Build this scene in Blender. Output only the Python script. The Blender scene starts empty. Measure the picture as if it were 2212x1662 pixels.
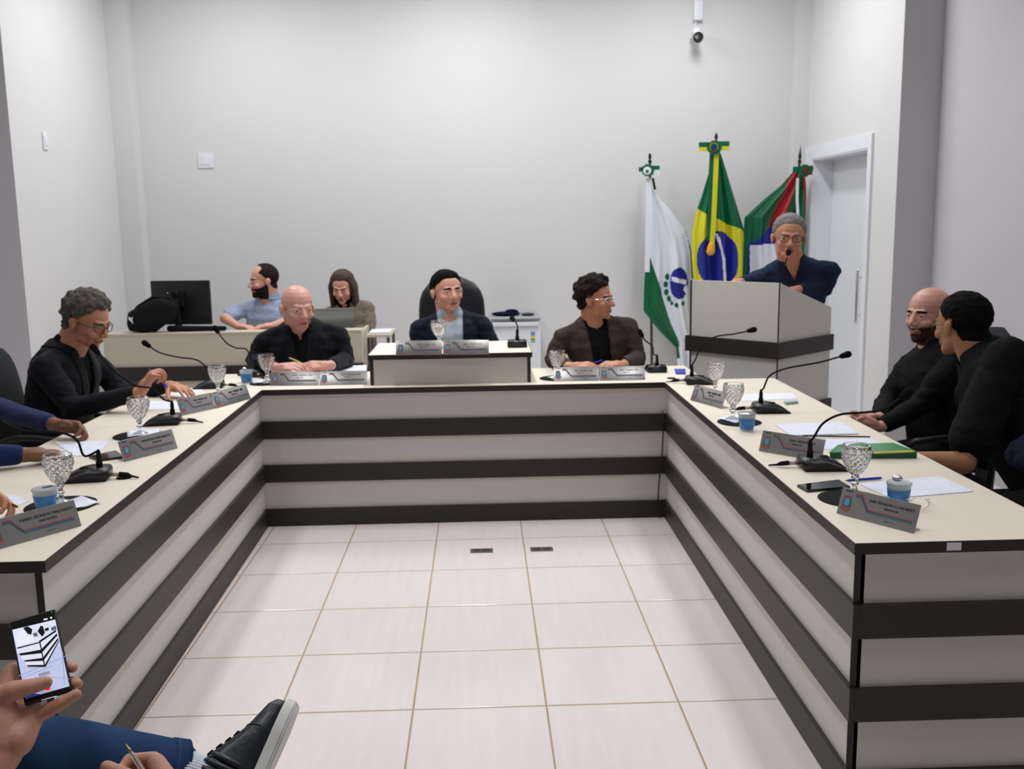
import bpy, bmesh, math, random
import numpy as np
from mathutils import Vector, Matrix, Euler, noise as mnoise
random.seed(7); np.random.seed(7)
S = bpy.context.scene; COL = S.collection
# ------------------------------------------------------------------ camera, world, lights, exposure
CAM = Vector((0.72016, -4.96857, 1.63364))
CR = Vector((0.99934, -0.033296, -0.014443)); CU = Vector((0.019562, 0.158974, 0.987089)); CF = Vector((0.030570, 0.986721, -0.159521))
FPX = 2094.51
cd = bpy.data.cameras.new('camera'); cam = bpy.data.objects.new('camera', cd); COL.objects.link(cam)
M4 = Matrix((CR, CU, -CF)).transposed().to_4x4(); M4.translation = CAM; cam.matrix_world = M4
cd.sensor_fit = 'HORIZONTAL'; cd.sensor_width = 36; cd.lens = FPX/2212*36; cd.clip_start = .05
cd.dof.use_dof = True; cd.dof.focus_distance = 1.85; cd.dof.aperture_fstop = 9.0
S.camera = cam
S.view_settings.view_transform = 'Standard'; S.view_settings.look = 'None'; S.view_settings.gamma = 1
S.view_settings.use_curve_mapping = False; S.view_settings.exposure = -.86
w = bpy.data.worlds.new('world'); S.world = w; w.use_nodes = True
w.node_tree.nodes['Background'].inputs[0].default_value = (.9, .93, 1, 1); w.node_tree.nodes['Background'].inputs[1].default_value = .3
CEIL = 3.95
LIGHTS = [(x, y, e) for y, es in ((2.35, (64, 78, 64)), (.2, (20, 44, 20)), (-2.9, (20, 22, 20))) for x, e in zip((-1.25, .62, 2.5), es)]
for i, (x, y, e) in enumerate(LIGHTS):
    l = bpy.data.lights.new('ceiling_lamp', 'AREA'); l.shape = 'RECTANGLE'; l.size = .3; l.size_y = 1.2; l.energy = e
    l.color = (.955, .975, 1); l.spread = math.radians(180 if y > 2 else 118)
    o = bpy.data.objects.new('ceiling_lamp_light', l); o.location = (x, y, CEIL-.075); COL.objects.link(o)

# ------------------------------------------------------------------ pixel -> world at real distances
def ray(px, py): return CF*FPX + CR*(px-1106) - CU*(py-831)
def W(px, py, y): d = ray(px, py); return CAM + d*((y-CAM.y)/d.y)
def WX(px, py, x): d = ray(px, py); return CAM + d*((x-CAM.x)/d.x)
def WZ(px, py, z): d = ray(px, py); return CAM + d*((z-CAM.z)/d.z)
def WD(px, py, dep): return CAM + ray(px, py)*(dep/FPX)

# ------------------------------------------------------------------ materials
def srgb(r, g, b): return tuple(((c/255)/12.92 if c/255 <= .04045 else ((c/255+.055)/1.055)**2.4) for c in (r, g, b))
MATS = {}
def mat(name, col, rough=.5, metal=0, trans=0, ior=1.45, noise=0, nscale=40, bump=0, emit=0, spec=None, sheen=0, alpha=1, sss=0, stretch=None):
    if name in MATS: return MATS[name]
    m = bpy.data.materials.new(name); m.use_nodes = True; nt = m.node_tree; b = nt.nodes['Principled BSDF']
    b.inputs['Base Color'].default_value = (*col, 1); b.inputs['Roughness'].default_value = rough; b.inputs['Metallic'].default_value = metal
    b.inputs['Transmission Weight'].default_value = trans; b.inputs['IOR'].default_value = ior; b.inputs['Alpha'].default_value = alpha
    if spec is None and rough >= .74 and not metal and not trans: spec = .12
    if spec is not None: b.inputs['Specular IOR Level'].default_value = spec
    if sheen: b.inputs['Sheen Weight'].default_value = sheen
    if sss: b.inputs['Subsurface Weight'].default_value = sss; b.inputs['Subsurface Radius'].default_value = (.01, .004, .002)
    if emit: b.inputs['Emission Color'].default_value = (*col, 1); b.inputs['Emission Strength'].default_value = emit
    if noise or bump:
        tc = nt.nodes.new('ShaderNodeTexCoord'); mp = nt.nodes.new('ShaderNodeMapping'); n = nt.nodes.new('ShaderNodeTexNoise')
        n.inputs['Scale'].default_value = nscale; n.inputs['Detail'].default_value = 4
        if stretch: mp.inputs['Scale'].default_value = stretch
        nt.links.new(tc.outputs['Object'], mp.inputs[0]); nt.links.new(mp.outputs[0], n.inputs[0])
        if noise:
            mx = nt.nodes.new('ShaderNodeMix'); mx.data_type = 'RGBA'
            mx.inputs[6].default_value = (*[c*(1-noise) for c in col], 1); mx.inputs[7].default_value = (*[min(1, c*(1+noise)) for c in col], 1)
            nt.links.new(n.outputs[0], mx.inputs[0]); nt.links.new(mx.outputs[2], b.inputs['Base Color'])
        if bump:
            bp = nt.nodes.new('ShaderNodeBump'); bp.inputs['Strength'].default_value = bump; bp.inputs['Distance'].default_value = .004
            nt.links.new(n.outputs[0], bp.inputs['Height']); nt.links.new(bp.outputs[0], b.inputs['Normal'])
    MATS[name] = m; return m
wallm = mat('wall_paint', (.715, .71, .705), .75, noise=.015, nscale=2, bump=.05)
ceilm = mat('ceiling_paint', (.8, .8, .8), .8)
creamtop = mat('cream_laminate', (.81, .74, .61), .42, noise=.03, nscale=14, stretch=(1, 6, 6))
creamfr = mat('cream_laminate_shaded', (.66, .63, .585), .5, noise=.035, nscale=12, stretch=(10, 10, 1))  # same laminate as the tops, with shade on upright faces put into the colour
beige = mat('beige_laminate', (.60, .545, .44), .5, noise=.02, nscale=12)
wenge = mat('dark_wenge_laminate', (.024, .018, .015), .45, noise=.2, nscale=30, stretch=(1, 1, 8))
doorm = mat('white_lacquer', (.80, .82, .86), .3)
chrome = mat('chrome', (.8, .8, .82), .12, metal=1)
steel = mat('brushed_aluminium', (.52, .51, .49), .25, metal=1, noise=.04, nscale=60, stretch=(1, 1, 14))
blackp = mat('black_plastic', (.012, .012, .013), .35)
blackm = mat('black_matte', (.01, .01, .011), .75)
foam = mat('black_foam', (.006, .006, .007), .95, bump=.5, nscale=500)
matblk = mat('black_mat_rubber', (.012, .013, .013), .85)
paper = mat('white_paper', (.80, .82, .92), .7)
paperw = mat('white_napkin', (.82, .84, .92), .9, bump=.2, nscale=60)
glass = mat('cut_glass', (1, 1, 1), .0, trans=1, ior=1.5)
water = mat('clear_water', (1, 1, 1), .0, trans=1, ior=1.33)
cupm = mat('clear_cup_plastic', (.86, .9, .93), .25, trans=.75, ior=1.3)
cupblue = mat('blue_cup_print', srgb(62, 128, 196), .35, noise=.35, nscale=50)
foil = mat('foil_lid', (.7, .72, .75), .25, metal=.9, noise=.3, nscale=60, bump=.6)
leather = mat('black_leather', (.010, .010, .014), .42, bump=.15, nscale=120)
fabricg = mat('charcoal_chair_fabric', (.035, .036, .038), .9, bump=.3, nscale=300)
white = mat('white_plastic', (.78, .80, .84), .35)
screenb = mat('black_screen_glass', (.006, .006, .007), .06)
skinA = mat('skin_fair', srgb(214, 158, 138), .5, noise=.10, nscale=22, sss=.12)
skinP = mat('skin_pink', srgb(206, 152, 136), .42, noise=.12, nscale=20, sss=.12)
skinB = mat('skin_tan', srgb(194, 134, 106), .5, noise=.10, nscale=22, sss=.12)
skinD = mat('skin_brown', srgb(128, 86, 62), .5, noise=.10, nscale=22, sss=.1)
skinO = mat('skin_olive', srgb(168, 116, 82), .5, noise=.08, nscale=22, sss=.1)
skinN = mat('skin_near', srgb(200, 146, 122), .48, noise=.14, nscale=34, bump=.35, sss=.12)
lipm = mat('lips', srgb(160, 84, 78), .4)
nailm = mat('fingernail', srgb(214, 158, 140), .3)
eyew = mat('eye_white', (.7, .68, .66), .2); eyed = mat('eye_iris', (.02, .012, .008), .15)
hairgrey = mat('grey_hair', (.10, .086, .072), .8, noise=.7, nscale=80, bump=.9)
hairsilver = mat('silver_hair', (.20, .19, .18), .8, noise=.5, nscale=80, bump=.9)
hairdark = mat('dark_brown_hair', (.016, .011, .009), .75, noise=.5, nscale=80, bump=.9)
hairblack = mat('black_hair', (.004, .0035, .0035), .85, noise=.4, nscale=80, bump=.7)
hairbrown = mat('brown_hair', (.055, .030, .015), .6, noise=.5, nscale=70, bump=.8, stretch=(6, 6, 1))
suitblack = mat('black_wool', (.008, .009, .012), .8, sheen=.06, bump=.3, nscale=400)
suitnavy = mat('navy_wool', (.008, .011, .02), .8, sheen=.08, bump=.3, nscale=400)
tweed = mat('brown_tweed', (.055, .042, .035), .9, noise=.55, nscale=140, bump=.5)
blackshirt = mat('black_cotton', (.006, .006, .007), .85)
whiteshirt = mat('striped_white_cotton', (.45, .52, .60), .8, noise=.12, nscale=60, stretch=(8, 1, 1))
denimshirt = mat('blue_denim_shirt', (.012, .022, .048), .85, noise=.25, nscale=50)
checkshirt = mat('light_blue_check_shirt', (.32, .38, .52), .85, noise=.25, nscale=60)
bluesweater = mat('royal_blue_knit', (.010, .022, .085), .9, sheen=.15, bump=.4, nscale=300)
bluecuff = mat('slate_blue_cuff', (.05, .07, .15), .9)
brownknit = mat('brown_grey_cardigan', (.20, .16, .125), .9, noise=.2, nscale=60, bump=.4)
darkblue = mat('dark_navy_cotton', (.004, .006, .02), .9)
trousers = mat('black_trousers', (.01, .01, .012), .85)
jeans = mat('blue_denim_jeans', (.020, .050, .122), .85, noise=.6, nscale=9, bump=.5)
stitch = mat('denim_stitching', (.05, .10, .25), .9)
sock = mat('white_sock_cotton', (.66, .71, .78), .9)
shoeblk = mat('black_shoe_leather', (.014, .018, .024), .36, bump=.2, nscale=90)
sole = mat('white_rubber_sole', (.62, .62, .60), .5, noise=.05)
fgreen = mat('green_satin', (.0, .115, .045), .38); fyel = mat('yellow_satin', (.66, .62, .02), .38)
fblue = mat('blue_satin', (.012, .02, .26), .38); fwhite = mat('white_satin', (.80, .84, .90), .42); fred = mat('red_satin', (.36, .008, .012), .4)
forange = mat('gold_tassel', (.80, .36, .01), .7)
bookgreen = mat('green_book_cover', (.02, .24, .07), .25); bookdark = mat('dark_green_pages', (.008, .09, .03), .6)
pencily = mat('yellow_pencil', (.75, .66, .15), .4)
penblue = mat('blue_pen_plastic', (.01, .02, .45), .3); penclear = mat('clear_pen_plastic', (.9, .9, .95), .1, trans=.8, ior=1.4); brass = mat('brass', (.55, .36, .12), .3, metal=1)
printdark = mat('engraved_black', (.03, .03, .03), .6); printred = mat('print_red', (.36, .07, .06), .5); printblue = mat('print_blue', (.03, .07, .22), .5); printgreen = mat('print_green', (.04, .16, .12), .5); printsky = mat('print_sky_blue', (.16, .30, .55), .5)

def floor_mat():
    m = bpy.data.materials.new('glazed_floor_tile'); m.use_nodes = True; nt = m.node_tree; N = nt.nodes; L = nt.links; b = N['Principled BSDF']
    tc = N.new('ShaderNodeTexCoord'); sx = N.new('ShaderNodeSeparateXYZ'); L.new(tc.outputs['Object'], sx.inputs[0])
    def edge(out):
        a = N.new('ShaderNodeMath'); a.operation = 'MULTIPLY_ADD'; a.inputs[1].default_value = 1/.46; a.inputs[2].default_value = 100.5; L.new(out, a.inputs[0])
        f = N.new('ShaderNodeMath'); f.operation = 'FRACT'; L.new(a.outputs[0], f.inputs[0])
        s = N.new('ShaderNodeMath'); s.operation = 'SUBTRACT'; s.inputs[1].default_value = .5; L.new(f.outputs[0], s.inputs[0])
        ab = N.new('ShaderNodeMath'); ab.operation = 'ABSOLUTE'; L.new(s.outputs[0], ab.inputs[0]); return ab.outputs[0]
    ex, ey = edge(sx.outputs[0]), edge(sx.outputs[1])
    mn = N.new('ShaderNodeMath'); mn.operation = 'MINIMUM'; L.new(ex, mn.inputs[0]); L.new(ey, mn.inputs[1])
    st = N.new('ShaderNodeMapRange'); st.inputs[1].default_value = .0052; st.inputs[2].default_value = .0085; L.new(mn.outputs[0], st.inputs[0])
    mp = N.new('ShaderNodeMapping'); mp.inputs['Scale'].default_value = (14, 1.1, 1); L.new(tc.outputs['Object'], mp.inputs[0])
    n1 = N.new('ShaderNodeTexNoise'); n1.inputs['Scale'].default_value = 2.2; n1.inputs['Detail'].default_value = 5; L.new(mp.outputs[0], n1.inputs[0])
    cr = N.new('ShaderNodeMix'); cr.data_type = 'RGBA'; cr.inputs[6].default_value = (.78, .70, .665, 1); cr.inputs[7].default_value = (.86, .80, .77, 1); L.new(n1.outputs[0], cr.inputs[0])
    n2 = N.new('ShaderNodeTexNoise'); n2.inputs['Scale'].default_value = 5; L.new(tc.outputs['Object'], n2.inputs[0])
    gm = N.new('ShaderNodeMix'); gm.data_type = 'RGBA'; gm.inputs[6].default_value = (.34, .22, .12, 1); gm.inputs[7].default_value = (.50, .36, .20, 1); L.new(n2.outputs[0], gm.inputs[0])
    mx = N.new('ShaderNodeMix'); mx.data_type = 'RGBA'; L.new(st.outputs[0], mx.inputs[0]); L.new(gm.outputs[2], mx.inputs[6]); L.new(cr.outputs[2], mx.inputs[7]); L.new(mx.outputs[2], b.inputs['Base Color'])
    rr = N.new('ShaderNodeMapRange'); rr.inputs[3].default_value = .7; rr.inputs[4].default_value = .16; L.new(st.outputs[0], rr.inputs[0]); L.new(rr.outputs[0], b.inputs['Roughness'])
    s2 = N.new('ShaderNodeMapRange'); s2.inputs[1].default_value = .004; s2.inputs[2].default_value = .016; L.new(mn.outputs[0], s2.inputs[0])
    bp = N.new('ShaderNodeBump'); bp.inputs['Strength'].default_value = .5; bp.inputs['Distance'].default_value = .003; L.new(s2.outputs[0], bp.inputs['Height']); L.new(bp.outputs[0], b.inputs['Normal'])
    return m
floorm = floor_mat()

# ------------------------------------------------------------------ mesh builder
class MB:
    def __init__(s): s.v = []; s.f = []; s.m = []; s.s = []
    def add(s, vs, fs, mi=0, smooth=False):
        o = len(s.v); s.v += [tuple(v) for v in vs]; s.f += [tuple(i+o for i in f) for f in fs]; s.m += [mi]*len(fs); s.s += [smooth]*len(fs); return s
    def box(s, x0, x1, y0, y1, z0, z1, mi=0, bev=0, X=None):
        if bev > 0:
            bm = bmesh.new(); bmesh.ops.create_cube(bm, size=1)
            for v in bm.verts: v.co = ((x0+x1)/2+v.co.x*(x1-x0), (y0+y1)/2+v.co.y*(y1-y0), (z0+z1)/2+v.co.z*(z1-z0))
            bmesh.ops.bevel(bm, geom=bm.edges[:], offset=bev, segments=3, affect='EDGES', profile=.6)
            vs = [v.co.copy() for v in bm.verts]; bm.verts.index_update(); fs = [[v.index for v in f.verts] for f in bm.faces]; bm.free(); sm = True
        else:
            vs = [Vector(p) for p in ((x0, y0, z0), (x1, y0, z0), (x1, y1, z0), (x0, y1, z0), (x0, y0, z1), (x1, y0, z1), (x1, y1, z1), (x0, y1, z1))]
            fs = [(0, 3, 2, 1), (4, 5, 6, 7), (0, 1, 5, 4), (1, 2, 6, 5), (2, 3, 7, 6), (3, 0, 4, 7)]; sm = False
        if X is not None: vs = [X @ v for v in vs]
        return s.add(vs, fs, mi, sm)
    def lathe(s, prof, n=32, mi=0, X=None, smooth=True, mod=None):
        vs = []; fs = []
        for j, (r, z) in enumerate(prof):
            for i in range(n):
                a = 2*math.pi*i/n; q = r if mod is None else r*mod(a, z, j)
                vs.append(Vector((q*math.cos(a), q*math.sin(a), z)))
        k = len(prof)
        for j in range(k-1):
            for i in range(n): fs.append((j*n+i, j*n+(i+1) % n, (j+1)*n+(i+1) % n, (j+1)*n+i))
        if prof[0][0] > 1e-5: fs.append(tuple(range(n-1, -1, -1)))
        if prof[-1][0] > 1e-5: fs.append(tuple((k-1)*n+i for i in range(n)))
        if X is not None: vs = [X @ v for v in vs]
        return s.add(vs, fs, mi, smooth)
    def tube(s, pts, r, n=10, mi=0, cap=True):
        pts = [Vector(p) for p in pts]; rs = r if isinstance(r, (list, tuple)) else [r]*len(pts)
        t0 = (pts[1]-pts[0]).normalized(); up = Vector((0, 0, 1)) if abs(t0.z) < .9 else Vector((1, 0, 0)); a = t0.cross(up).normalized()
        vs = []; fs = []
        for i, p in enumerate(pts):
            t = (pts[min(i+1, len(pts)-1)]-pts[max(i-1, 0)]).normalized(); a = (a-t*a.dot(t)).normalized(); b = t.cross(a)
            for k in range(n): g = 2*math.pi*k/n; vs.append(p+(a*math.cos(g)+b*math.sin(g))*rs[i])
        for i in range(len(pts)-1):
            for k in range(n): fs.append((i*n+k, i*n+(k+1) % n, (i+1)*n+(k+1) % n, (i+1)*n+k))
        if cap: fs.append(tuple(range(n-1, -1, -1))); fs.append(tuple((len(pts)-1)*n+k for k in range(n)))
        return s.add(vs, fs, mi, True)
    def prism(s, poly, z0, z1, mi=0, X=None):
        n = len(poly); vs = [Vector((x, y, z0)) for x, y in poly]+[Vector((x, y, z1)) for x, y in poly]
        fs = [tuple(range(n-1, -1, -1)), tuple(range(n, 2*n))]+[(i, (i+1) % n, n+(i+1) % n, n+i) for i in range(n)]
        if X is not None: vs = [X @ v for v in vs]
        return s.add(vs, fs, mi)
    def ell(s, c, r, X=None, n=20, mi=0):
        vs = []; fs = []; m = n//2
        for j in range(m+1):
            p = -math.pi/2+math.pi*j/m
            for i in range(n):
                a = 2*math.pi*i/n; vs.append(Vector((c[0]+r[0]*math.cos(p)*math.cos(a), c[1]+r[1]*math.cos(p)*math.sin(a), c[2]+r[2]*math.sin(p))))
        for j in range(m):
            for i in range(n): fs.append((j*n+i, j*n+(i+1) % n, (j+1)*n+(i+1) % n, (j+1)*n+i))
        if X is not None: vs = [X @ v for v in vs]
        return s.add(vs, fs, mi, True)
    def cap(s, a, b, ra, rb, X=None, n=14, mi=0, flat=None):
        a = Vector(a); b = Vector(b); L = (b-a).length
        if L < 1e-5: return s.ell(a, (ra, ra, ra), X, n, mi)
        d = (b-a)/L; be = math.asin(max(-.95, min(.95, (ra-rb)/L)))
        prof = []
        for k in range(6): t = -math.pi/2+(math.pi/2+be)*k/5; prof.append((ra*math.cos(t), ra*math.sin(t)))
        for k in range(6): t = be+(math.pi/2-be)*k/5; prof.append((rb*math.cos(t), L+rb*math.sin(t)))
        Q = d.to_track_quat('Z', 'Y').to_matrix().to_4x4(); Q.translation = a
        if X is not None: Q = X @ Q
        return s.lathe([(max(r, 1e-6), z) for r, z in prof], n, mi, Q)
    def loft(s, secs, n=36, mi=0, e=2.4):
        vs = []; fs = []
        for c, rv, fv, rx, ry in secs:
            for i in range(n):
                a = 2*math.pi*i/n; ca, sa = math.cos(a), math.sin(a)
                vs.append(Vector(c)+Vector(rv)*rx*math.copysign(abs(ca)**(2/e), ca)+Vector(fv)*ry*math.copysign(abs(sa)**(2/e), sa))
        for j in range(len(secs)-1):
            for i in range(n): fs.append((j*n+i, j*n+(i+1) % n, (j+1)*n+(i+1) % n, (j+1)*n+i))
        fs.append(tuple(range(n-1, -1, -1))); fs.append(tuple((len(secs)-1)*n+i for i in range(n)))
        return s.add(vs, fs, mi, True)
    def mesh(s, name, mats):
        me = bpy.data.meshes.new(name); me.from_pydata([tuple(v) for v in s.v], [], s.f)
        me.polygons.foreach_set('material_index', s.m); me.polygons.foreach_set('use_smooth', s.s)
        for m in (mats if isinstance(mats, (list, tuple)) else [mats]): me.materials.append(m)
        bm = bmesh.new(); bm.from_mesh(me); bmesh.ops.remove_doubles(bm, verts=bm.verts, dist=1e-6); bmesh.ops.recalc_face_normals(bm, faces=bm.faces); bm.to_mesh(me); bm.free()
        me.update(); return me
    def build(s, name, mats, parent=None):
        return link(name, s.mesh(name, mats), parent)
def link(name, me, parent=None):
    o = bpy.data.objects.new(name, me); COL.objects.link(o)
    if parent is not None: o.parent = parent
    return o
def tag(o, label=None, cat=None, group=None, kind=None):
    if label: o['label'] = label
    if cat: o['category'] = cat
    if group: o['group'] = group
    if kind: o['kind'] = kind
    return o
def thing(name, loc, label, cat, rz=0, group=None):
    e = bpy.data.objects.new(name, None); COL.objects.link(e); e.location = loc; e.rotation_euler = (0, 0, rz); e.empty_display_size = .05
    return tag(e, label, cat, group)
def copy_thing(src, loc, label, rz=0, cat=None):
    r = src.copy(); COL.objects.link(r); r.location = loc; r.rotation_euler = (0, 0, rz); r['label'] = label
    for ch in list(src.children):
        c = ch.copy(); COL.objects.link(c); c.parent = r
        for g in list(ch.children): d = g.copy(); COL.objects.link(d); d.parent = c
    return r
def recenter(o, base):           # move the origin of a mesh built in world coordinates to its base
    base = Vector(base); o.data.transform(Matrix.Translation(-base)); o.location = base; return o
def wchild(o, parent):           # child built in world coordinates
    o.parent = parent; o.matrix_parent_inverse = (Matrix.Translation(parent.location) @ parent.rotation_euler.to_matrix().to_4x4()).inverted(); return o
def text_mesh(body, size, mx=None, extrude=.0004, align='CENTER'):
    c = bpy.data.curves.new('t', 'FONT'); c.body = body; c.size = size; c.extrude = extrude; c.align_x = align; c.align_y = 'CENTER'
    o = bpy.data.objects.new('t', c); COL.objects.link(o); dg = bpy.context.evaluated_depsgraph_get()
    me = bpy.data.meshes.new_from_object(o.evaluated_get(dg)); bpy.data.objects.remove(o)
    if mx is not None: me.transform(mx)
    return me
def RZ(a): return Matrix.Rotation(a, 4, 'Z')
def T(x, y, z): return Matrix.Translation((x, y, z))

# ------------------------------------------------------------------ room
XL, XR, YB = -2.42, 3.64, 3.88
XL2, XR2, YP = -2.75, 3.92, 1.85
YF = -7.5
lilac = mat('lilac_grey_dimmed', (.61, .595, .625), .75, noise=.015, nscale=2)  # lilac tint; dimmer light on the near walls is put into the colour
def struct(name, mb, m): return tag(mb.build(name, m), kind='structure')
struct('floor', MB().box(-3.2, 4.3, YF-.2, 4.3, -.1, 0), floorm)
struct('ceiling', MB().box(-3.2, 4.3, YF-.2, 4.3, CEIL, CEIL+.1), ceilm)
struct('wall_back', MB().box(-3.2, 4.3, YB, 4.2, 0, CEIL), wallm)
struct('wall_front', MB().box(-3.2, 4.3, YF-.2, YF, 0, CEIL), wallm)
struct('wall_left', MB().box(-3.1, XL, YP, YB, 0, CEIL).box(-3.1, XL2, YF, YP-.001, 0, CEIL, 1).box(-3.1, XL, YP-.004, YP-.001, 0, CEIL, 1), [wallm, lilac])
DY0, DY1, DZ = 2.343, 3.577, 2.185
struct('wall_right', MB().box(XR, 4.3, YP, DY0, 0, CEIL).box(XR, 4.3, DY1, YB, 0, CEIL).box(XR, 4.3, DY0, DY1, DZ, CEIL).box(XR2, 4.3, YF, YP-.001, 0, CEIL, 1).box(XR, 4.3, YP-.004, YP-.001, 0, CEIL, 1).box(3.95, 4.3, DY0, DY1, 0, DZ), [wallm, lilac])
struct('trim_1', MB().box(XL, -2.237, 3.73, YB, 0, CEIL), wallm)
struct('trim_2', MB().box(3.52, XR, 3.75, YB, 0, CEIL), wallm)
fr = MB()
for (y0, y1, z0, z1) in ((DY0-.07, DY0, 0, DZ+.1), (DY1, DY1+.17, 0, DZ+.1), (DY0, DY1, DZ, DZ+.1)): fr.box(XR-.02, XR, y0, y1, z0, z1)
for (y0, y1, z0, z1) in ((DY0, DY0+.012, 0, DZ), (DY1-.012, DY1, 0, DZ), (DY0+.012, DY1-.012, DZ-.012, DZ)): fr.box(XR-.015, 3.86, y0, y1, z0, z1)
struct('trim_3', fr, doorm)
d = tag(MB().box(3.81, 3.85, DY0+.013, DY1-.013, .005, DZ-.013).build('door_1', doorm), kind='structure')
h = MB(); hy = 2.72; hx = 3.735
h.cap((hx, hy, .84), (hx, hy, 1.26), .014, .014); h.tube([(hx, hy, .9), (3.81, hy, .9)], .008); h.tube([(hx, hy, 1.2), (3.81, hy, 1.2)], .008)
h.build('door_handle', chrome, d)
MB().lathe([(.001, 0), (.022, 0), (.022, .006), (.014, .018), (.001, .018)], 20, X=T(3.81, 2.55, 1.03) @ Matrix.Rotation(-math.pi/2, 4, 'Y')).build('door_lock', chrome, d)
for (x0, x1, y0, y1) in ((XL, XL+.012, YP, 3.73), (XR-.012, XR, YP, DY0-.07)): struct('baseboard_left' if x0 < 0 else 'baseboard_right', MB().box(x0, x1, y0, y1, 0, .09), doorm)
struct('baseboard_back', MB().box(-2.23, 3.51, YB-.012, YB, 0, .09), doorm)
# ceiling luminaires
lum = None
for i, (x, y, e) in enumerate(LIGHTS):
    where = ('left', 'middle', 'right')[i % 3]; row = ('nearest the back wall', 'over the horseshoe desks', 'over the audience side')[i//3]
    t = thing('ceiling_light', (x, y, CEIL), 'white strip ceiling light, %s of the row %s' % (where, row), 'ceiling light', 0, 'strip lights on the ceiling')
    MB().box(-.18, .18, -.63, .63, -.07, 0, bev=.01).build('housing', white, t)

# ------------------------------------------------------------------ the horseshoe of desks
H = .778; IL, IR, IB = -.487, 1.731, .304; IF = -2.46
th = .032; ov = .02            # top thickness, panel set back from the top's edge
bands = ((.598, .500), (.352, .254), (.100, 0.0))
def desk(name, label, base, poly, runs, feet):
    t = thing(name, base, label, 'desk'); bx, by, _ = base
    p = [(x-bx, y-by) for x, y in poly]
    top = MB().prism(p, H-th+.0004, H, 0).build('desktop', creamtop, t)
    e = MB(); n = len(p)
    for i in range(n):          # dark edge banding 2 mm proud round the top
        a = Vector((*p[i], 0)); b = Vector((*p[(i+1) % n], 0)); d_ = (b-a).normalized(); nn = Vector((d_.y, -d_.x, 0))
        q = [a-d_*.0, b+d_*.0, b+nn*.003+d_*.003, a+nn*.003-d_*.003]; e.prism([(v.x, v.y) for v in q], H-th, H-.0006)
    e.build('edge_banding', wenge, t)
    for (a, b, nrm, end) in runs:
        a = Vector((a[0]-bx, a[1]-by, 0)); b = Vector((b[0]-bx, b[1]-by, 0)); nrm = Vector((*nrm, 0)); L = (b-a).length; d_ = (b-a).normalized()
        X = Matrix((( d_.x, -nrm.x, 0, a.x), (d_.y, -nrm.y, 0, a.y), (0, 0, 1, 0), (0, 0, 0, 1)))   # local x along run, local y into desk
        MB().box(0, L, 0, .018, 0, H-th, X=X).build('end_panel' if end else 'front_panel', creamfr, t)
        for z1, z0 in bands: MB().box(-.016 if end != 2 else 0, L+(.016 if end != 1 else 0), -.016, -.0005, z0+(.004 if z0 == 0 else 0), z1, X=X).build('stripe_band', wenge, t)
        if end: 
            xx = 0 if end == 2 else L-.018
            MB().box(xx-(.012 if end == 2 else -.002), xx+(.006 if end == 2 else .020), -.0035, .0, 0, H-th, X=X).build('corner_edging', wenge, t)
    return t
# local faces are set back ov under the top
dl = desk('council_desk', 'left wing of the horseshoe desk with cream top and dark striped front', (-.8, -1.06, 0),
          [(-1.1, IF), (-.452, IF), (IL, IB), (IL-.30, .35), (-1.1, .35)],
          [((-.452-ov, IF+ov), (IL-ov, IB+ov), (1, 0), 0), ((-1.08, IF+ov), (-.452-ov, IF+ov), (0, -1), 1)], 0)
dr = desk('council_desk', 'right wing of the horseshoe desk with white label on its near edge', (2.05, -1.06, 0),
          [(1.720, IF-.02), (2.345, IF-.02), (2.36, .37), (IR+.3, .37), (IR, IB)],
          [((IR+ov, IB+ov), (1.72+ov, IF), (-1, 0), 0), ((1.72+ov, IF), (2.335, IF), (0, -1), 2)], 0)
db = desk('council_desk', 'middle run of the horseshoe desk below the raised box', (.62, .62, 0),
          [(IL, IB), (IR, IB), (IR+.3, .37), (1.97, .37), (1.97, .93), (-.86, .93), (-.86, .35), (IL-.30, .35)],
          [((IL-ov+.0, IB+ov), (IR+ov, IB+ov), (0, -1), 0)], 0)
MB().box(1.97-2.05, 2.01-2.05, IF-.0245+1.06, IF-.0235+1.06, .752, .774).build('asset_label', white, dr)['label'] = 'small white sticker on the dark edge'
# raised box on the middle desk
rb = thing('raised_desk', (.545, .66, H), 'raised cream box desk standing on the middle of the horseshoe', 'desk')
MB().box(-.452, .452, -.285, .285, .145, .172).build('desktop', creamtop, rb)
MB().box(-.456, .456, -.289, -.2855, .144, .1715).box(-.456, -.4525, -.285, .285, .144, .1715).box(.4525, .456, -.285, .285, .144, .1715).build('edge_banding', wenge, rb)
MB().box(-.428, .428, -.272, -.254, .0005, .144).box(-.446, -.428, -.268, .285, .0005, .144).box(.428, .446, -.268, .285, .0005, .144).build('box_panel', creamfr, rb)
MB().box(-.447, -.429, -.276, -.269, .0005, .144).box(.429, .447, -.276, -.269, .0005, .144).build('corner_edging', wenge, rb)
# cable in the right inner corner
tag(recenter(MB().tube([(1.716, .29, .62), (1.722, .292, .5), (1.716, .292, .34), (1.70, .29, .2), (1.695, .287, .10), (1.70, .28, .006)], .004).build('power_cable', blackp), (1.7, .28, 0)), 'thin black cable hanging down the right inner corner of the horseshoe desk', 'cable')
for k, (x, nm) in enumerate(((.70, 'left'), (1.008, 'right'))):
    t = thing('floor_outlet', (x, -.195, 0), '%s grey metal outlet plate set in the tiled floor' % nm, 'outlet', 0, 'outlet plates in the floor')
    MB().box(-.058, .058, -.03, .03, .0002, .004, bev=.0015).build('cover_plate', mat('grey_outlet_metal', (.16, .16, .13), .45, metal=.5), t)
    MB().box(-.045, -.005, -.018, .018, .004, .0055).box(.005, .045, -.018, .018, .004, .0055).build('flap', mat('dark_outlet_metal', (.09, .09, .08), .4, metal=.6), t)

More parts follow.
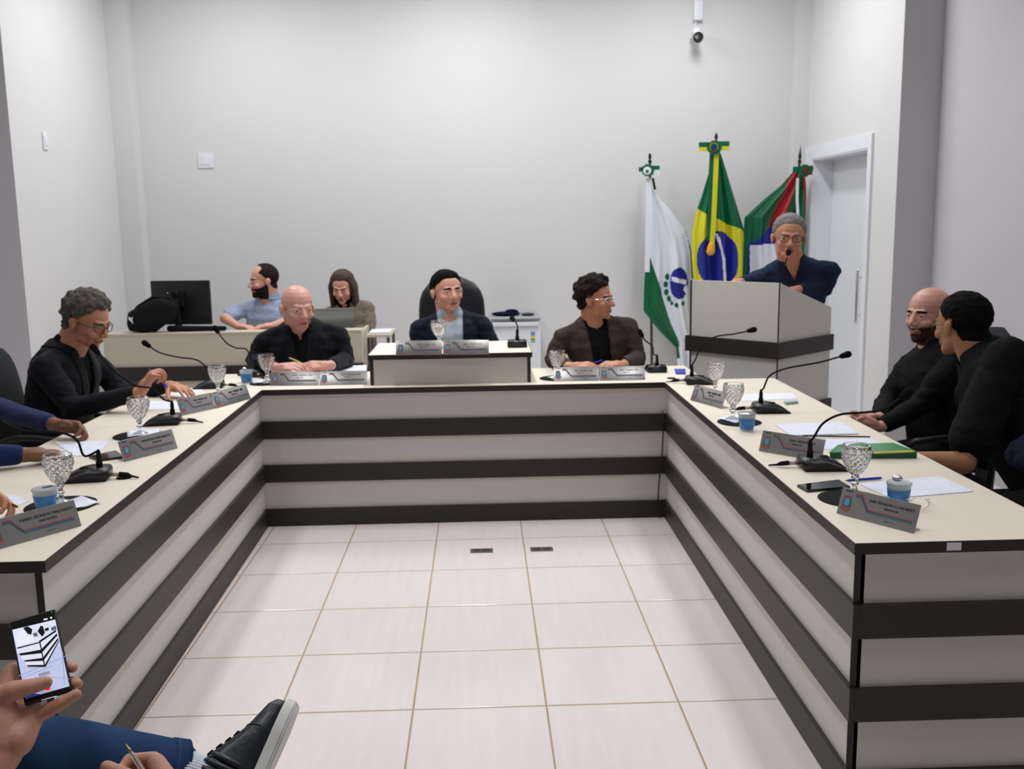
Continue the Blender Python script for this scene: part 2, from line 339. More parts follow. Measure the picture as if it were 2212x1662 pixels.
# ------------------------------------------------------------------ lectern
PA, PB_, PC = Vector((2.06, 1.20, 0)), Vector((2.49, .72, 0)), Vector((2.95, 1.13, 0)); PD = PA+PC-PB_
t = thing('lectern', (2.5, 1.0, 0), 'tall pale laminate lectern with dark bands and sloping sides', 'lectern')
def wall_panel(a, b, za, zb, name, m, th_=.02, inset=0, z0=0):
    a = a.copy(); b = b.copy(); d_ = (b-a).normalized(); n_ = Vector((-d_.y, d_.x, 0)); mb = MB()
    q = [a+n_*inset, b+n_*inset, b+n_*(inset+th_), a+n_*(inset+th_)]
    vs = [Vector((v.x, v.y, z0)) for v in q]+[Vector((q[0].x, q[0].y, za)), Vector((q[1].x, q[1].y, zb)), Vector((q[2].x, q[2].y, zb)), Vector((q[3].x, q[3].y, za))]
    mb.add(vs, [(0, 3, 2, 1), (4, 5, 6, 7), (0, 1, 5, 4), (1, 2, 6, 5), (2, 3, 7, 6), (3, 0, 4, 7)]); return wchild(mb.build(name, m), t)
wall_panel(PA, PB_, 1.288, 1.288, 'front_panel', creamfr); wall_panel(PB_, PC, 1.288, 1.105, 'side_panel', creamfr); wall_panel(PD, PA, 1.105, 1.288, 'side_panel', creamfr)
dF = (PB_-PA).normalized(); dS = (PC-PB_).normalized()
for z1, z0 in ((.935, .835), (.52, .42), (.1, .004)):
    wall_panel(PA-dF*.025, PB_+dF*.016, z1, z1, 'front_band', wenge, .016, -.0165, z0); wall_panel(PB_-dS*.0, PC+dS*.016, z1, z1, 'side_band', wenge, .016, -.0165, z0)
    wall_panel(PD-dS*0, PA, z1, z1, 'side_band', wenge, .016, -.0165, z0)
wall_panel(PB_-dF*.009, PB_+dF*.0, 1.289, 1.289, 'corner_edging', wenge, .01, -.002); wall_panel(PA, PA+dF*.012, 1.289, 1.289, 'corner_edging', wenge, .01, -.002)
q = [PA+dF*.02+dS*.03, PB_-dF*.02+dS*.03, PC-dF*.02, PD+dF*.02]
mb = MB(); zs = [1.20, 1.20, 1.05, 1.05]; mb.add([Vector((v.x, v.y, z)) for v, z in zip(q, zs)]+[Vector((v.x, v.y, z+.02)) for v, z in zip(q, zs)], [(0, 3, 2, 1), (4, 5, 6, 7), (0, 1, 5, 4), (1, 2, 6, 5), (2, 3, 7, 6), (3, 0, 4, 7)]); wchild(mb.build('reading_shelf', creamtop, ), t)

# ------------------------------------------------------------------ secretaries' desk at the back left
t = thing('secretary_desk', (-1.2, 2.7, 0), 'beige reception desk with dark band behind the left end of the horseshoe', 'desk')
X0, X1, Y0 = -2.13, -.19, 2.40
def wb(name, m, *a): return wchild(MB().box(*a).build(name, m), t)
wb('front_panel', beige, X0, X1, Y0, Y0+.02, 0, .872); wb('front_band', wenge, X0-.01, X1+.01, Y0-.017, Y0-.001, .52, .632); wb('front_band', wenge, X0-.01, X1+.01, Y0-.017, Y0-.001, .20, .30)
wb('front_band', wenge, X0-.01, X1+.01, Y0-.017, Y0-.001, .004, .1)
wb('top_ledge', beige, X0, X1, Y0-.003, Y0+.16, .872, .886); wb('desktop', beige, X0+.02, X1-.02, Y0+.02, Y0+.68, .73, .755)
wb('side_panel', beige, X1-.02, X1, Y0+.02, Y0+.68, 0, .872); wb('side_panel', beige, X0, X0+.02, Y0+.02, Y0+.68, 0, .872)
# small side table with papers, right of that desk
t = thing('side_table', (-.07, 2.75, 0), 'narrow beige side table behind the raised box with papers on it', 'table')
wb('tabletop', beige, -.165, .02, 2.5, 3.0, .815, .835)
for lx in (-.15, .0):
    for ly in (2.52, 2.97): wb('leg', steel, lx-.012, lx+.012, ly-.012, ly+.012, 0, .815)
tag(recenter(MB().box(-.15, .01, 2.55, 2.78, .8355, .852, bev=.003).build('paper_stack', paper), (-.07, 2.66, .8355)), 'loose white papers on the narrow side table at the back', 'papers')
# monitor
mt = thing('computer_monitor', (-1.625, 2.72, .755), 'black computer monitor seen from behind on the beige desk', 'monitor', math.radians(-6))
MB().box(-.235, .235, -.012, .02, .165, .510, bev=.006).build('screen_housing', blackp, mt)
MB().box(-.06, .03, -.045, -.012, .30, .43, bev=.008).cap((-.02, -.04, .35), (-.02, -.03, .02), .022, .03).build('stand_arm', blackm, mt)
MB().box(-.14, .14, -.08, .11, .0005, .014, bev=.005).build('stand_base', blackp, mt)
for x in (-.085, -.015): MB().box(x-.004, x+.004, -.0475, -.0445, .412, .422).build('screw', chrome, mt)
lg = link('logo', text_mesh('Ioml', .05, T(-.06, -.0475, .285) @ Matrix.Rotation(math.pi/2, 4, 'X')), mt); lg.data.materials.append(white)
# black bag lying on the ledge
bg = thing('laptop_bag', (-1.86, 2.5, .886), 'black bag with a small white bird mark lying beside the monitor', 'bag', math.radians(-4))
b = MB(); b.loft([(Vector((x, 0, z0)), Vector((0, 1, 0)), Vector((0, 0, 1)), ry, rz) for x, z0, ry, rz in ((-.11, .07, .03, .03), (-.09, .085, .06, .075), (0, .105, .075, .104), (.1, .13, .075, .125), (.17, .16, .07, .105), (.24, .17, .05, .07), (.28, .18, .02, .03))], 24, e=3)
b.build('bag_body', blackm, bg)
MB().tube([(-.1, 0, .12), (-.02, -.01, .20), (.1, -.01, .27), (.22, 0, .26), (.28, .0, .20)], .012).build('strap', blackm, bg)
MB().cap((.2, .02, .025), (.62, .02, .022), .024, .018).build('bottom_flap', blackm, bg)
mk = MB().prism([(-.012, .03), (.0, .015), (.016, .028), (.010, .004), (.014, -.028), (-.004, -.006), (-.02, .008)], 0, .002, X=T(-.055, -.078, .10) @ Matrix.Rotation(math.pi/2, 4, 'X')); mk.build('bird_mark', white, bg)
# laptop
lp = thing('laptop', (-.47, 2.72, .755), 'silver laptop open in front of the long-haired woman, seen from behind', 'laptop', math.radians(4))
al = mat('silver_lid', (.33, .35, .35), .35, metal=.6)
MB().box(-.18, .18, .0, .24, .0005, .016, bev=.004).build('keyboard_base', al, lp)
MB().box(-.185, .185, -.006, .0, .01, .285, bev=.0025, X=Matrix.Rotation(math.radians(-12), 4, 'X').inverted() if False else Matrix.Rotation(math.radians(12), 4, 'X')).build('lid', al, lp)
# fridge
t = thing('mini_fridge', (1.015, 3.58, 0), 'small white fridge against the back wall behind the chairman', 'fridge')
MB().box(-.215, .215, -.22, .27, .03, .855, bev=.01).build('cabinet', white, t); MB().box(-.215, .215, -.275, -.225, .06, .80, bev=.008).build('fridge_door', white, t)
MB().box(-.217, .217, -.275, .27, .857, .872, bev=.004).build('top_cover', mat('grey_top', (.35, .36, .37), .5), t)
for x in (-.18, .18): MB().lathe([(.02, 0), (.02, .03)], 12, X=T(x, -.18, 0)).build('foot', blackp, t)
MB().box(-.2, .2, -.29, -.275, .80, .835, bev=.005).build('handle_rail', white, t)
for z, m in ((.735, printsky), (.70, pencily), (.675, mat('sticker_green', (.2, .5, .2), .5))): MB().box(.13, .165, -.2775, -.2755, z-.016, z+.016).build('energy_sticker', m, t)
t = thing('folded_jacket', (.94, 3.55, .872), 'dark blue folded cloth lying on top of the small fridge', 'cloth')
MB().ell((0, 0, .018), (.13, .1, .018)).ell((.05, 0, .035), (.06, .05, .022)).build('fabric', darkblue, t)
tag(recenter(MB().ell((1.13, 3.5, .886), (.06, .05, .013)).build('cable_coil', blackp), (1.13, 3.5, .873)), 'small black gadget with cable on the right of the fridge top', 'gadget')
# wall things
def plate(loc, lab, rz, w_, h_):
    t = thing('wall_switch', loc, lab, 'switch', rz)
    MB().box(-w_/2, w_/2, -.01, -.0003, -h_/2, h_/2, bev=.003).build('cover_plate', white, t)
    MB().box(-w_*.28, w_*.28, -.014, -.010, -h_*.28, h_*.28, bev=.0012).build('rocker', white, t)
plate((-1.68, YB, 2.258), 'square white blank switch plate on the back wall', 0, .13, .13)
plate((XL, 2.366, 2.305), 'narrow white switch on the left side wall', -math.pi/2 if False else math.pi/2, .075, .125)
t = thing('security_camera', (2.67, YB, 3.50), 'small white and black security camera high on the back wall', 'camera')
MB().box(-.045, .035, -.06, -.0003, -.10, .07, bev=.008).build('junction_box', white, t)
MB().box(-.03, -.005, -.02, -.0003, .07, CEIL-3.5).build('conduit', white, t)
MB().tube([(-.02, -.03, -.10), (-.03, -.035, -.15), (-.035, -.05, -.19)], .007).build('cable', white, t)
MB().lathe([(.02, 0), (.036, .01), (.04, .06), (.036, .10), (.02, .105)], 20, X=T(-.035, -.06, -.235) @ Matrix.Rotation(math.radians(75), 4, 'X')).build('camera_body', white, t)
MB().lathe([(.0, 0), (.037, 0), (.043, .01), (.043, .045), (.035, .05)], 20, X=T(-.035, -.19, -.245) @ Matrix.Rotation(math.radians(75), 4, 'X').inverted() @ Matrix.Rotation(math.pi, 4, 'X') if False else T(-.033, -.155, -.275) @ Matrix.Rotation(math.radians(75), 4, 'X')).build('lens_hood', blackp, t)

# ------------------------------------------------------------------ things on the desks
ZT = H+.0004
def P2(px, py, z=H): v = WZ(px, py, z); return (v.x, v.y)
def desk_poly(name, pts, th_, m, label, cat, z=ZT, group=None):
    p = [P2(x, y, z+th_) for x, y in pts]; a = sum(p[i][0]*p[(i+1) % len(p)][1]-p[(i+1) % len(p)][0]*p[i][1] for i in range(len(p)))
    if a < 0: p.reverse()
    c = (sum(q[0] for q in p)/len(p), sum(q[1] for q in p)/len(p))
    o = MB().prism([(x-c[0], y-c[1]) for x, y in p], 0, th_).build(name, m); o.location = (*c, z); return tag(o, label, cat, group)
def lined_paper():
    m = bpy.data.materials.new('printed_paper'); m.use_nodes = True; nt = m.node_tree; b = nt.nodes['Principled BSDF']; b.inputs['Roughness'].default_value = .7
    tc = nt.nodes.new('ShaderNodeTexCoord'); wv = nt.nodes.new('ShaderNodeTexWave'); wv.bands_direction = 'Y'; wv.inputs['Scale'].default_value = 38; wv.inputs['Distortion'].default_value = .2
    n = nt.nodes.new('ShaderNodeTexNoise'); n.inputs['Scale'].default_value = 40; nt.links.new(tc.outputs['Object'], wv.inputs[0]); nt.links.new(tc.outputs['Object'], n.inputs[0])
    mu = nt.nodes.new('ShaderNodeMath'); mu.operation = 'MULTIPLY'; nt.links.new(wv.outputs[1], mu.inputs[0]); nt.links.new(n.outputs[0], mu.inputs[1])
    r = nt.nodes.new('ShaderNodeMapRange'); r.inputs[1].default_value = .42; r.inputs[2].default_value = .6; r.inputs[4].default_value = .35; nt.links.new(mu.outputs[0], r.inputs[0])
    mx = nt.nodes.new('ShaderNodeMix'); mx.data_type = 'RGBA'; mx.inputs[6].default_value = (.80, .82, .93, 1); mx.inputs[7].default_value = (.25, .27, .34, 1); nt.links.new(r.outputs[0], mx.inputs[0]); nt.links.new(mx.outputs[2], b.inputs['Base Color']); return m
lined = lined_paper()
desk_poly('printed_sheet', [(117, 955), (238, 952), (206, 984), (160, 985)], .002, lined, 'printed sheet beside the fist of the blue-sleeved person', 'paper')
desk_poly('printed_sheet', [(-60, 1062), (36, 1072), (62, 1083), (0, 1106), (-70, 1110)], .0015, lined, 'printed sheet corner at the near left edge of the left wing', 'paper')
desk_poly('printed_sheet', [(326, 867), (384, 866), (389, 884), (322, 886)], .0015, lined, 'sheet lying before the grey-haired man who is writing', 'paper')
desk_poly('printed_sheet', [(405, 838), (440, 842), (400, 862), (368, 858)], .0015, lined, 'sheet under the grey-haired man\'s writing hands', 'paper')
desk_poly('notebook', [(722, 791), (792, 789), (792, 812), (716, 812)], .012, paper, 'stack of white sheets beside the bald man\'s watch hand', 'papers')
desk_poly('printed_sheet', [(612, 802), (672, 800), (684, 813), (600, 815)], .0015, lined, 'sheet in front of the bald man\'s hands', 'paper')
desk_poly('note_card', [(1060, 742), (1078, 742), (1081, 753), (1062, 754)], .0015, paper, 'small white card on the raised box beside the nameplates', 'card', z=H+.1725)
desk_poly('printed_sheet', [(1607, 852), (1710, 849), (1724, 861), (1600, 867)], .0015, lined, 'printed sheet under the far microphones of the right wing', 'paper')
desk_poly('small_box', [(1693, 866), (1722, 864), (1724, 867), (1697, 870)], .012, mat('pale_teal_card', (.35, .48, .45), .6), 'pale teal little box beside the far printed sheet of the right wing', 'box')
desk_poly('document_stack', [(1675, 917), (1818, 912), (1855, 936), (1708, 940)], .006, lined, 'thick printed document in front of the bearded man in black', 'papers')
desk_poly('printed_sheet', [(1752, 951), (1880, 946), (1910, 963), (1770, 972)], .0015, lined, 'printed sheet between the thick document and the green book', 'paper')
desk_poly('printed_sheet', [(1858, 1046), (2027, 1028), (2103, 1061), (1975, 1072), (1912, 1071)], .003, lined, 'large printed sheet at the near end of the right wing', 'paper')
def pen(name, a, b, r, m, label, cat='pen', tip=None):
    a = Vector(a); b = Vector(b); o = a.copy(); t = thing(name, o, label, cat)
    L = (b-a).length; X = (b-a).to_track_quat('Z', 'Y').to_matrix().to_4x4()
    MB().lathe([(r*.6, .012), (r, .02), (r, L-.012), (r*.8, L), (.0005, L)], 12, X=X).build('barrel', m, t)
    MB().lathe([(.0005, 0), (r*.35, .003), (r*.6, .0125)], 12, X=X).build('tip', tip or brass, t)
    return t
def on(px, py, dz=.006): return WZ(px, py, H+dz)
pen('pen', on(1823, 1039), on(1904, 1033), .0045, penblue, 'blue pen lying behind the black phone on the right wing')
pen('pencil', on(1726, 942), on(1880, 944), .003, blackm, 'thin dark pencil beside the thick document on the right wing', 'pencil')
# green book
bk = thing('green_book', (*P2(1888, 985), ZT), 'green covered book with a yellow pencil along its edge', 'book')
p = [P2(*q, H+.026) for q in ((1793, 977), (1981, 976), (1928, 957), (1812, 961))]; p = [(x-bk.location.x, y-bk.location.y) for x, y in p]
MB().prism(p, .0, .021).build('page_block', bookdark, bk); MB().prism([(x*1.02, y*1.02) for x, y in p], .0215, .026).build('cover', bookgreen, bk)
pen('pencil', WZ(1880, 979, H+.031), WZ(1974, 975, H+.031), .004, pencily, 'yellow pencil lying on the green book', 'pencil', tip=chrome)
# phones
def slab(name, pts, label, cat='phone'):
    p = [P2(*q, H+.009) for q in pts]; c = (sum(q[0] for q in p)/4, sum(q[1] for q in p)/4); t = thing(name, (*c, ZT), label, cat)
    MB().prism([(x-c[0], y-c[1]) for x, y in p], 0, .0085).build('phone_body', blackp, t)
    MB().prism([((x-c[0])*.95, (y-c[1])*.95) for x, y in p], .0087, .0092).build('screen', screenb, t); return t
slab('mobile_phone', [(1722, 1047), (1744, 1059), (1837, 1051), (1812, 1036)], 'black phone lying beside the nearest microphone of the right wing')
slab('mobile_phone', [(192, 985), (214, 993), (268, 986), (250, 973)], 'black phone lying behind the tilted nameplate of the left wing')
desk_poly('blue_card', [(1457, 797), (1480, 797), (1481, 807), (1460, 807)], .006, penblue, 'dark blue packet at the far right corner of the middle desk', 'packet')
# spectacles on the desk
sp = thing('spectacles', (*P2(1960, 1098), ZT), 'wire spectacles lying behind the nearest right nameplate', 'glasses')
def spec_mesh(mb, r=.0012):
    for sx in (-.034, .034): mb.tube([(sx+.026*math.cos(a), 0, .018+.017*math.sin(a)) for a in [k*math.pi/10 for k in range(21)]], r, 6)
    mb.tube([(-.009, 0, .024), (0, 0, .028), (.009, 0, .024)], r, 6)
    return mb
spec_mesh(MB()).build('frame', chrome, sp)
for s_ in (-1, 1): MB().tube([(s_*.06, 0, .022), (s_*.062, .06, .015), (s_*.055, .12, .004)], .0014, 6).build('temple', chrome, sp)
sp.rotation_euler = (0, 0, math.radians(-25))
# place mats
mats_ = [(300, 942, .105, 'round black mat under the second glass of the left wing'), (132, 1093, .108, 'round black mat under the nearest glass and cup of the left wing'),
         (1597, 913, .095, 'round black mat with napkin on the middle of the right wing'), (1838, 1079, .10, 'round black mat at the near end of the right wing'),
         (1203, 818, .10, 'round black mat left of the curly-haired man'), (572, 829, .085, 'round black mat left of the bald man')]
for px, py, r, lab in mats_:
    v = P2(px, py); o = MB().lathe([(r-.002, 0), (r, .001), (r, .0022), (r-.0015, .003)], 48).build('place_mat', matblk); o.location = (*v, ZT); tag(o, lab, 'mat', 'black round mats on the horseshoe desk')
def napkin(px, py, s_, rz, lab, dz=.0036):
    v = P2(px, py); n = 9; vs = []; fs = []
    for i in range(n):
        for j in range(n):
            x, y = (i/(n-1)-.5)*s_, (j/(n-1)-.5)*s_; vs.append((x, y, .001+.0035*(1+math.sin(x*90+y*40))*.5*min(1, (abs(x)+abs(y))/s_*2)))
    for i in range(n-1):
        for j in range(n-1): fs.append((i*n+j, (i+1)*n+j, (i+1)*n+j+1, i*n+j+1))
    m_ = MB(); m_.add(vs, fs, 0, True); o = m_.build('paper_napkin', paperw); md = o.modifiers.new('s', 'SOLIDIFY'); md.thickness = .0008; md.offset = 1
    o.location = (*v, H+dz); o.rotation_euler = (0, 0, rz); tag(o, lab, 'napkin', 'white napkins')
napkin(310, 938, .13, .35, 'white napkin under the second glass of the left wing'); napkin(160, 1092, .12, .9, 'white napkin under the nearest glass of the left wing')
napkin(1590, 908, .12, .5, 'white napkin on the mat in the middle of the right wing'); napkin(566, 826, .11, .3, 'white napkin by the glass left of the bald man')
napkin(1556, 851, .10, .2, 'white napkin under the farthest glass of the right wing', .001); napkin(1206, 818, .10, .3, 'white napkin left of the curly-haired man')

# cut-glass goblets
def diam(a, z, j): return 1+.055*(abs(math.sin(6*a+z*160))+abs(math.sin(6*a-z*160))-1) if .072 < z < .145 else 1
def goblet_meshes():
    out = [(.034, 0), (.035, .002), (.030, .005), (.014, .010), (.008, .016), (.007, .026), (.0115, .032), (.0125, .037), (.0075, .043), (.009, .050), (.013, .054), (.012, .058), (.010, .061), (.017, .068)]
    nb = 22
    for k in range(nb+1):
        t = k/nb; z = .072+t*.088; out.append((.021+.0245*math.sin(min(1, t*1.25)*math.pi/2)**.85-(.002*max(0, t-.8)*5), z))
    inn = [(max(.0005, .9*r-.0022), z+.001) for r, z in out[-nb:]][::-1]; inn.append((.0005, .0755))
    b = MB().lathe(out+[(out[-1][0]-.0012, .161)]+inn, 72, mod=lambda a, z, j: diam(a, z, j) if j < len(out) else 1)
    return b.mesh('goblet', glass)
gob_me = goblet_meshes()
for p_ in gob_me.polygons: p_.use_smooth = False
wat = MB().lathe([(.0005, .0762)]+[(.9*(.021+.0245*math.sin(min(1, t*1.25)*math.pi/2)**.85)-.0026, .072+t*.088+.001) for t in (.08, .16, .24, .32, .4, .48, .56, .62)]+[(.0005, .1276)], 48).mesh('water', water)
gobs = [(303, 938, H+.0042, 'cut-glass goblet on the second mat of the left wing'), (133, 1087, H+.0042, 'cut-glass goblet nearest to the camera on the left wing'),
        (472, 855, ZT, 'cut-glass goblet at the left inner corner of the horseshoe'), (578, 826, H+.0042, 'cut-glass goblet left of the bald man\'s hands'),
        (1204, 819, H+.0042, 'cut-glass goblet left of the curly-haired man'), (1545, 850, H+.002, 'farthest cut-glass goblet on the right wing'),
        (1583, 906, H+.0042, 'cut-glass goblet on the mat in the middle of the right wing'), (1846, 1068, H+.0034, 'cut-glass goblet nearest to the camera on the right wing'),
        (949, 752, H+.1725, 'goblet of water in front of the chairman on the raised box')]
for i, (px, py, z, lab) in enumerate(gobs):
    v = WZ(px, py, z); g = thing('goblet', (v.x, v.y, z), lab, 'glass', .3*i, 'cut-glass goblets'); link('glass_body', gob_me, g)
    if i == 8: link('water', wat, g)
# water cups
cb = MB().lathe([(.001, .001), (.026, .0), (.0275, .004), (.0355, .066), (.0375, .068), (.0375, .072), (.036, .0735), (.0345, .072), (.0335, .064), (.0262, .006), (.001, .005)], 40)
cup_me = cb.mesh('cup', cupm)
lab_me = MB().lathe([(.0283, .008), (.0292, .0085), (.0347, .052), (.0343, .0535), (.0338, .052), (.0285, .009)], 40).mesh('cup_print', cupblue)
cupl = [(100, 1104, H+.0042, 'blue printed water cup beside the nearest goblet of the left wing'), (533, 827, ZT, 'blue printed water cup left of the bald man'),
        (1613, 930, ZT, 'blue printed water cup on the middle mat of the right wing'), (1940, 1092, ZT, 'half-empty blue water cup behind the nearest right nameplate')]
for i, (px, py, z, lab) in enumerate(cupl):
    v = WZ(px, py, z); g = thing('water_cup', (v.x, v.y, z), lab, 'cup', 1.9*i, 'printed plastic water cups'); link('cup_body', cup_me, g); link('printed_sleeve', lab_me, g)
    m_ = MB()
    if i == 2: m_.lathe([(.001, .0738), (.0375, .0738), (.0378, .0745), (.001, .0752)], 30)
    elif i == 0: m_.prism([(.012*math.cos(a)*1.6+.020, .012*math.sin(a)) for a in [k*math.pi/8 for k in range(16)]], .0745, .0755, X=Matrix.Rotation(-.12, 4, 'Y'))
    else: m_.ell((-.008, .01, .082), (.016, .012, .010))
    m_.build('foil_lid', mat('blue_lid', (.02, .07, .2), .4) if i == 0 else foil, g)
# microphones
def mic_base():
    pr = [(-.075, 0), (-.078, .028), (-.072, .040), (-.02, .044), (.02, .038), (.055, .022), (.082, .004), (.083, 0)]
    a = MB(); n = len(pr); ws = (.056, .052)
    vs = [(x, -ws[0] if z < .03 else -ws[1], z) for x, z in pr]+[(x, ws[0] if z < .03 else ws[1], z) for x, z in pr]
    a.add(vs, [tuple(range(n)), tuple(range(2*n-1, n-1, -1))]+[(i, n+i, n+(i+1) % n, (i+1) % n) for i in range(n)])
    me = a.mesh('mic_base', blackp); bm = bmesh.new(); bm.from_mesh(me); bmesh.ops.bevel(bm, geom=bm.edges[:], offset=.003, segments=2, affect='EDGES'); bm.to_mesh(me); bm.free()
    for p_ in me.polygons: p_.use_smooth = True
    return me
mb_me = mic_base()
col_me = MB().lathe([(.011, .040), (.011, .062), (.0085, .066), (.0085, .085), (.006, .10), (.0045, .105)], 20).mesh('neck_collar', blackm)
xlr_me = MB().tube([(-.077, .015, .018), (-.115, .018, .016)], .0085, 14).mesh('xlr_plug', mat('plug_metal', (.4, .38, .34), .4, metal=.8))
plug_me = MB().tube([(-.113, .018, .016), (-.14, .02, .013), (-.155, .024, .008), (-.18, .035, .004)], [.009, .0085, .004, .003], 12).mesh('plug_boot', blackm)
but_me = MB().box(-.01, .02, -.012, .012, .0405, .0445, bev=.002).mesh('talk_button', blackm)
def catmull(pts, n=8):
    pts = [Vector(p) for p in pts]; q = [pts[0]*2-pts[1]]+pts+[pts[-1]*2-pts[-2]]; out = []
    for i in range(1, len(q)-2):
        for k in range(n):
            t = k/n; a, b, c, d_ = q[i-1:i+3]; out.append(.5*((2*b)+(c-a)*t+(2*a-5*b+4*c-d_)*t*t+(3*b-a-3*c+d_)*t**3))
    out.append(pts[-1]); return out
def mic(base, rz, pts, lab, plug=True, scale=1):
    t = thing('gooseneck_microphone', base, lab, 'microphone', rz, 'gooseneck desk microphones')
    link('base', mb_me, t); 
    c = link('neck_collar', col_me, t); c.location = (-.045, 0, 0); link('talk_button', but_me, t)
    if plug: link('xlr_plug', xlr_me, t); link('plug_boot', plug_me, t)
    top = Vector(base)+RZ(rz) @ Vector((-.045, 0, .10))
    cp = catmull([top]+[Vector(p) for p in pts]); wchild(MB().tube(cp, .0042, 10).build('gooseneck', blackm), t)
    d_ = (cp[-1]-cp[-4]).normalized(); a = cp[-1]-d_*.012
    wchild(MB().cap(a, a+d_*.030, .012, .016).build('foam_windscreen', foam), t); return t
def seq(l, y): return [W(px, py, y) for px, py in l]
yb = P2(355, 915)[1]; b = P2(352, 916); mic((*b, ZT), math.pi+.15, seq([(352, 862), (330, 840), (290, 832), (245, 800), (207, 757)], b[1]), 'microphone on the left wing between the two nearest hands and the far plates')
b = P2(188, 1036); mic((*b, ZT), math.pi+.15, seq([(182, 985), (165, 950), (125, 934), (50, 930), (-10, 905)], b[1]), 'microphone nearest to the camera on the left wing')
b = P2(452, 838); mic((*b, ZT), math.pi+.1, seq([(455, 800), (425, 778), (385, 772), (345, 762), (318, 745)], b[1]), 'microphone at the left inner corner reaching towards the writing man')
b = P2(545, 812); mic((*b, ZT), math.pi*.75, seq([(545, 780), (532, 755), (510, 752), (488, 740), (468, 714)], b[1]), 'microphone left of the bald man')
b = WZ(1117, 748, H+.173); mic((b.x, b.y, H+.173), math.pi/2, [W(1119, 722, b.y+.02), W(1117, 702, b.y+.07), W(1108, 690, b.y+.15)], 'microphone on the raised box in front of the chairman', False)
b = P2(1416, 802); mic((*b, ZT), math.pi/2, [W(1412, 765, b[1]), W(1409, 748, b[1]+.03), W(1394, 736, b[1]+.06), W(1385, 722, b[1]+.08)], 'microphone right of the curly-haired man', False)
b = P2(1512, 829); mic((*b, ZT), -.12, seq([(1503, 775), (1515, 748), (1545, 728), (1585, 722), (1622, 714)], b[1]), 'farthest microphone on the right wing in front of the lectern')
b = P2(1664, 890); mic((*b, ZT), -.05, seq([(1650, 838), (1663, 812), (1700, 796), (1770, 783), (1824, 768)], b[1]), 'microphone in the middle of the right wing with its neck bent far right')
b = P2(1776, 1012); mic((*b, ZT), -.05, seq([(1758, 945), (1778, 915), (1815, 896), (1870, 891), (1910, 884), (1955, 853)], b[1]), 'microphone nearest to the camera on the right wing')
for px, py, lab in ((268, 1033, 'black cable grommet beside the nearest left microphone'), (1450, 818, 'small grey grommet near the right inner corner')):
    o = MB().lathe([(.026, 0), (.027, .002), (.022, .004), (.001, .0045)], 28).build('cable_grommet', blackm); o.location = (*P2(px, py), ZT); tag(o, lab, 'grommet')
# nameplates
def bars_mesh(s_, x0, y0, Y, k):        # lettering too blurred to read: word-long strokes
    mb = MB(); x = x0-s_*4.2
    for wd in ((5, 8, 4) if k < 14 else (6, 3)):
        for j in range(wd): mb.prism([(x, y0-s_*.33), (x+s_*.2, y0-s_*.33), (x+s_*.2, y0+s_*.33), (x, y0+s_*.33)], 0, .0006, X=Y); x += s_*.42
        x += s_*.5
    return mb.mesh('strokes', [])
def nameplate(p0, p1, z, name, title, lab, lean=20):
    p0 = Vector((p0[0], p0[1], z)); p1 = Vector((p1[0], p1[1], z)); wd = (p1-p0).length; c = (p0+p1)/2; d_ = (p1-p0).normalized()
    t = thing('nameplate', c, lab, 'nameplate', math.atan2(d_.y, d_.x), 'metal nameplates on the desks'); h_ = .082
    X = Matrix.Rotation(math.radians(-lean), 4, 'X')
    Y = X @ T(0, -.0016, 0) @ Matrix.Rotation(math.pi/2, 4, 'X')       # local xy = plate face
    MB().box(-wd/2, wd/2, -.001, .001, .0005, h_, bev=.0006, X=X).build('metal_plate', steel, t)
    MB().box(-wd/2+.01, wd/2-.01, .001, .045, .0003, .0022).build('foot', steel, t)
    sc = wd/.27
    def poly(nm, pts, m, e=.0): MB().prism([(x*sc, y) for x, y in pts][::-1], -.0002-e, .0003+e, X=Y).build(nm, m, t)
    def zig(off, m, nm): 
        a = [(-.082, .072-off), (-.060, .072-off), (-.030, .034-off), (.120, .034-off), (.120, .031-off), (-.0315, .031-off), (-.0618, .069-off), (-.082, .069-off)]; poly(nm, a, m)
    zig(0, printred, 'red_stripe'); zig(.0042, printblue, 'blue_stripe'); zig(.0084, printgreen, 'green_stripe')
    for s_, y0, nm, body in ((.0135 if not name or len(name) < 20 else .0125, .060, 'engraved_name', name), (.0095, .046, 'engraved_title', title), (.006, .013, 'engraved_footer', 'Legislatura'), (.0065, .074, 'crest_caption', 'PARAN\u00c1')):
        x0 = .045*sc if nm != 'crest_caption' else -.108*sc
        if body is None: me = bars_mesh(s_*sc, x0, y0, Y, len(nm))
        else: me = text_mesh(body, s_*sc, Y @ T(x0, y0, .0003))
        o = link(nm, me, t); me.materials.append(printdark if nm != 'engraved_footer' else printgreen)
    poly('crest', [(-.124, .030), (-.120, .060), (-.096, .060), (-.092, .030), (-.108, .022)], printgreen); poly('crest_shield', [(-.116, .034), (-.116, .052), (-.100, .052), (-.100, .034), (-.108, .028)], printsky, .0002)
    poly('crest_crown', [(-.117, .053), (-.117, .059), (-.099, .059), (-.099, .053)], printred, .0002); poly('crest_ribbon', [(-.128, .022), (-.120, .028), (-.108, .018), (-.096, .028), (-.088, .022), (-.108, .010)], printred, .0002)
    return t
r = Vector(P2(176, 1137)); l = Vector(P2(0, 1187)); l = r+(l-r).normalized()*.275
nameplate(l, r, ZT, 'MARIA IVONETE MACHADO', 'VEREADORA', 'metal nameplate nearest to the camera on the left wing, cut by the frame')
nameplate(P2(268, 999), P2(384, 969), ZT, 'VALENTIN FORTUNATO', 'VEREADOR', 'metal nameplate standing in front of the second goblet of the left wing')
nameplate(P2(392, 899), P2(465, 883), ZT, None, None, 'left one of the two adjoining nameplates before the writing man')
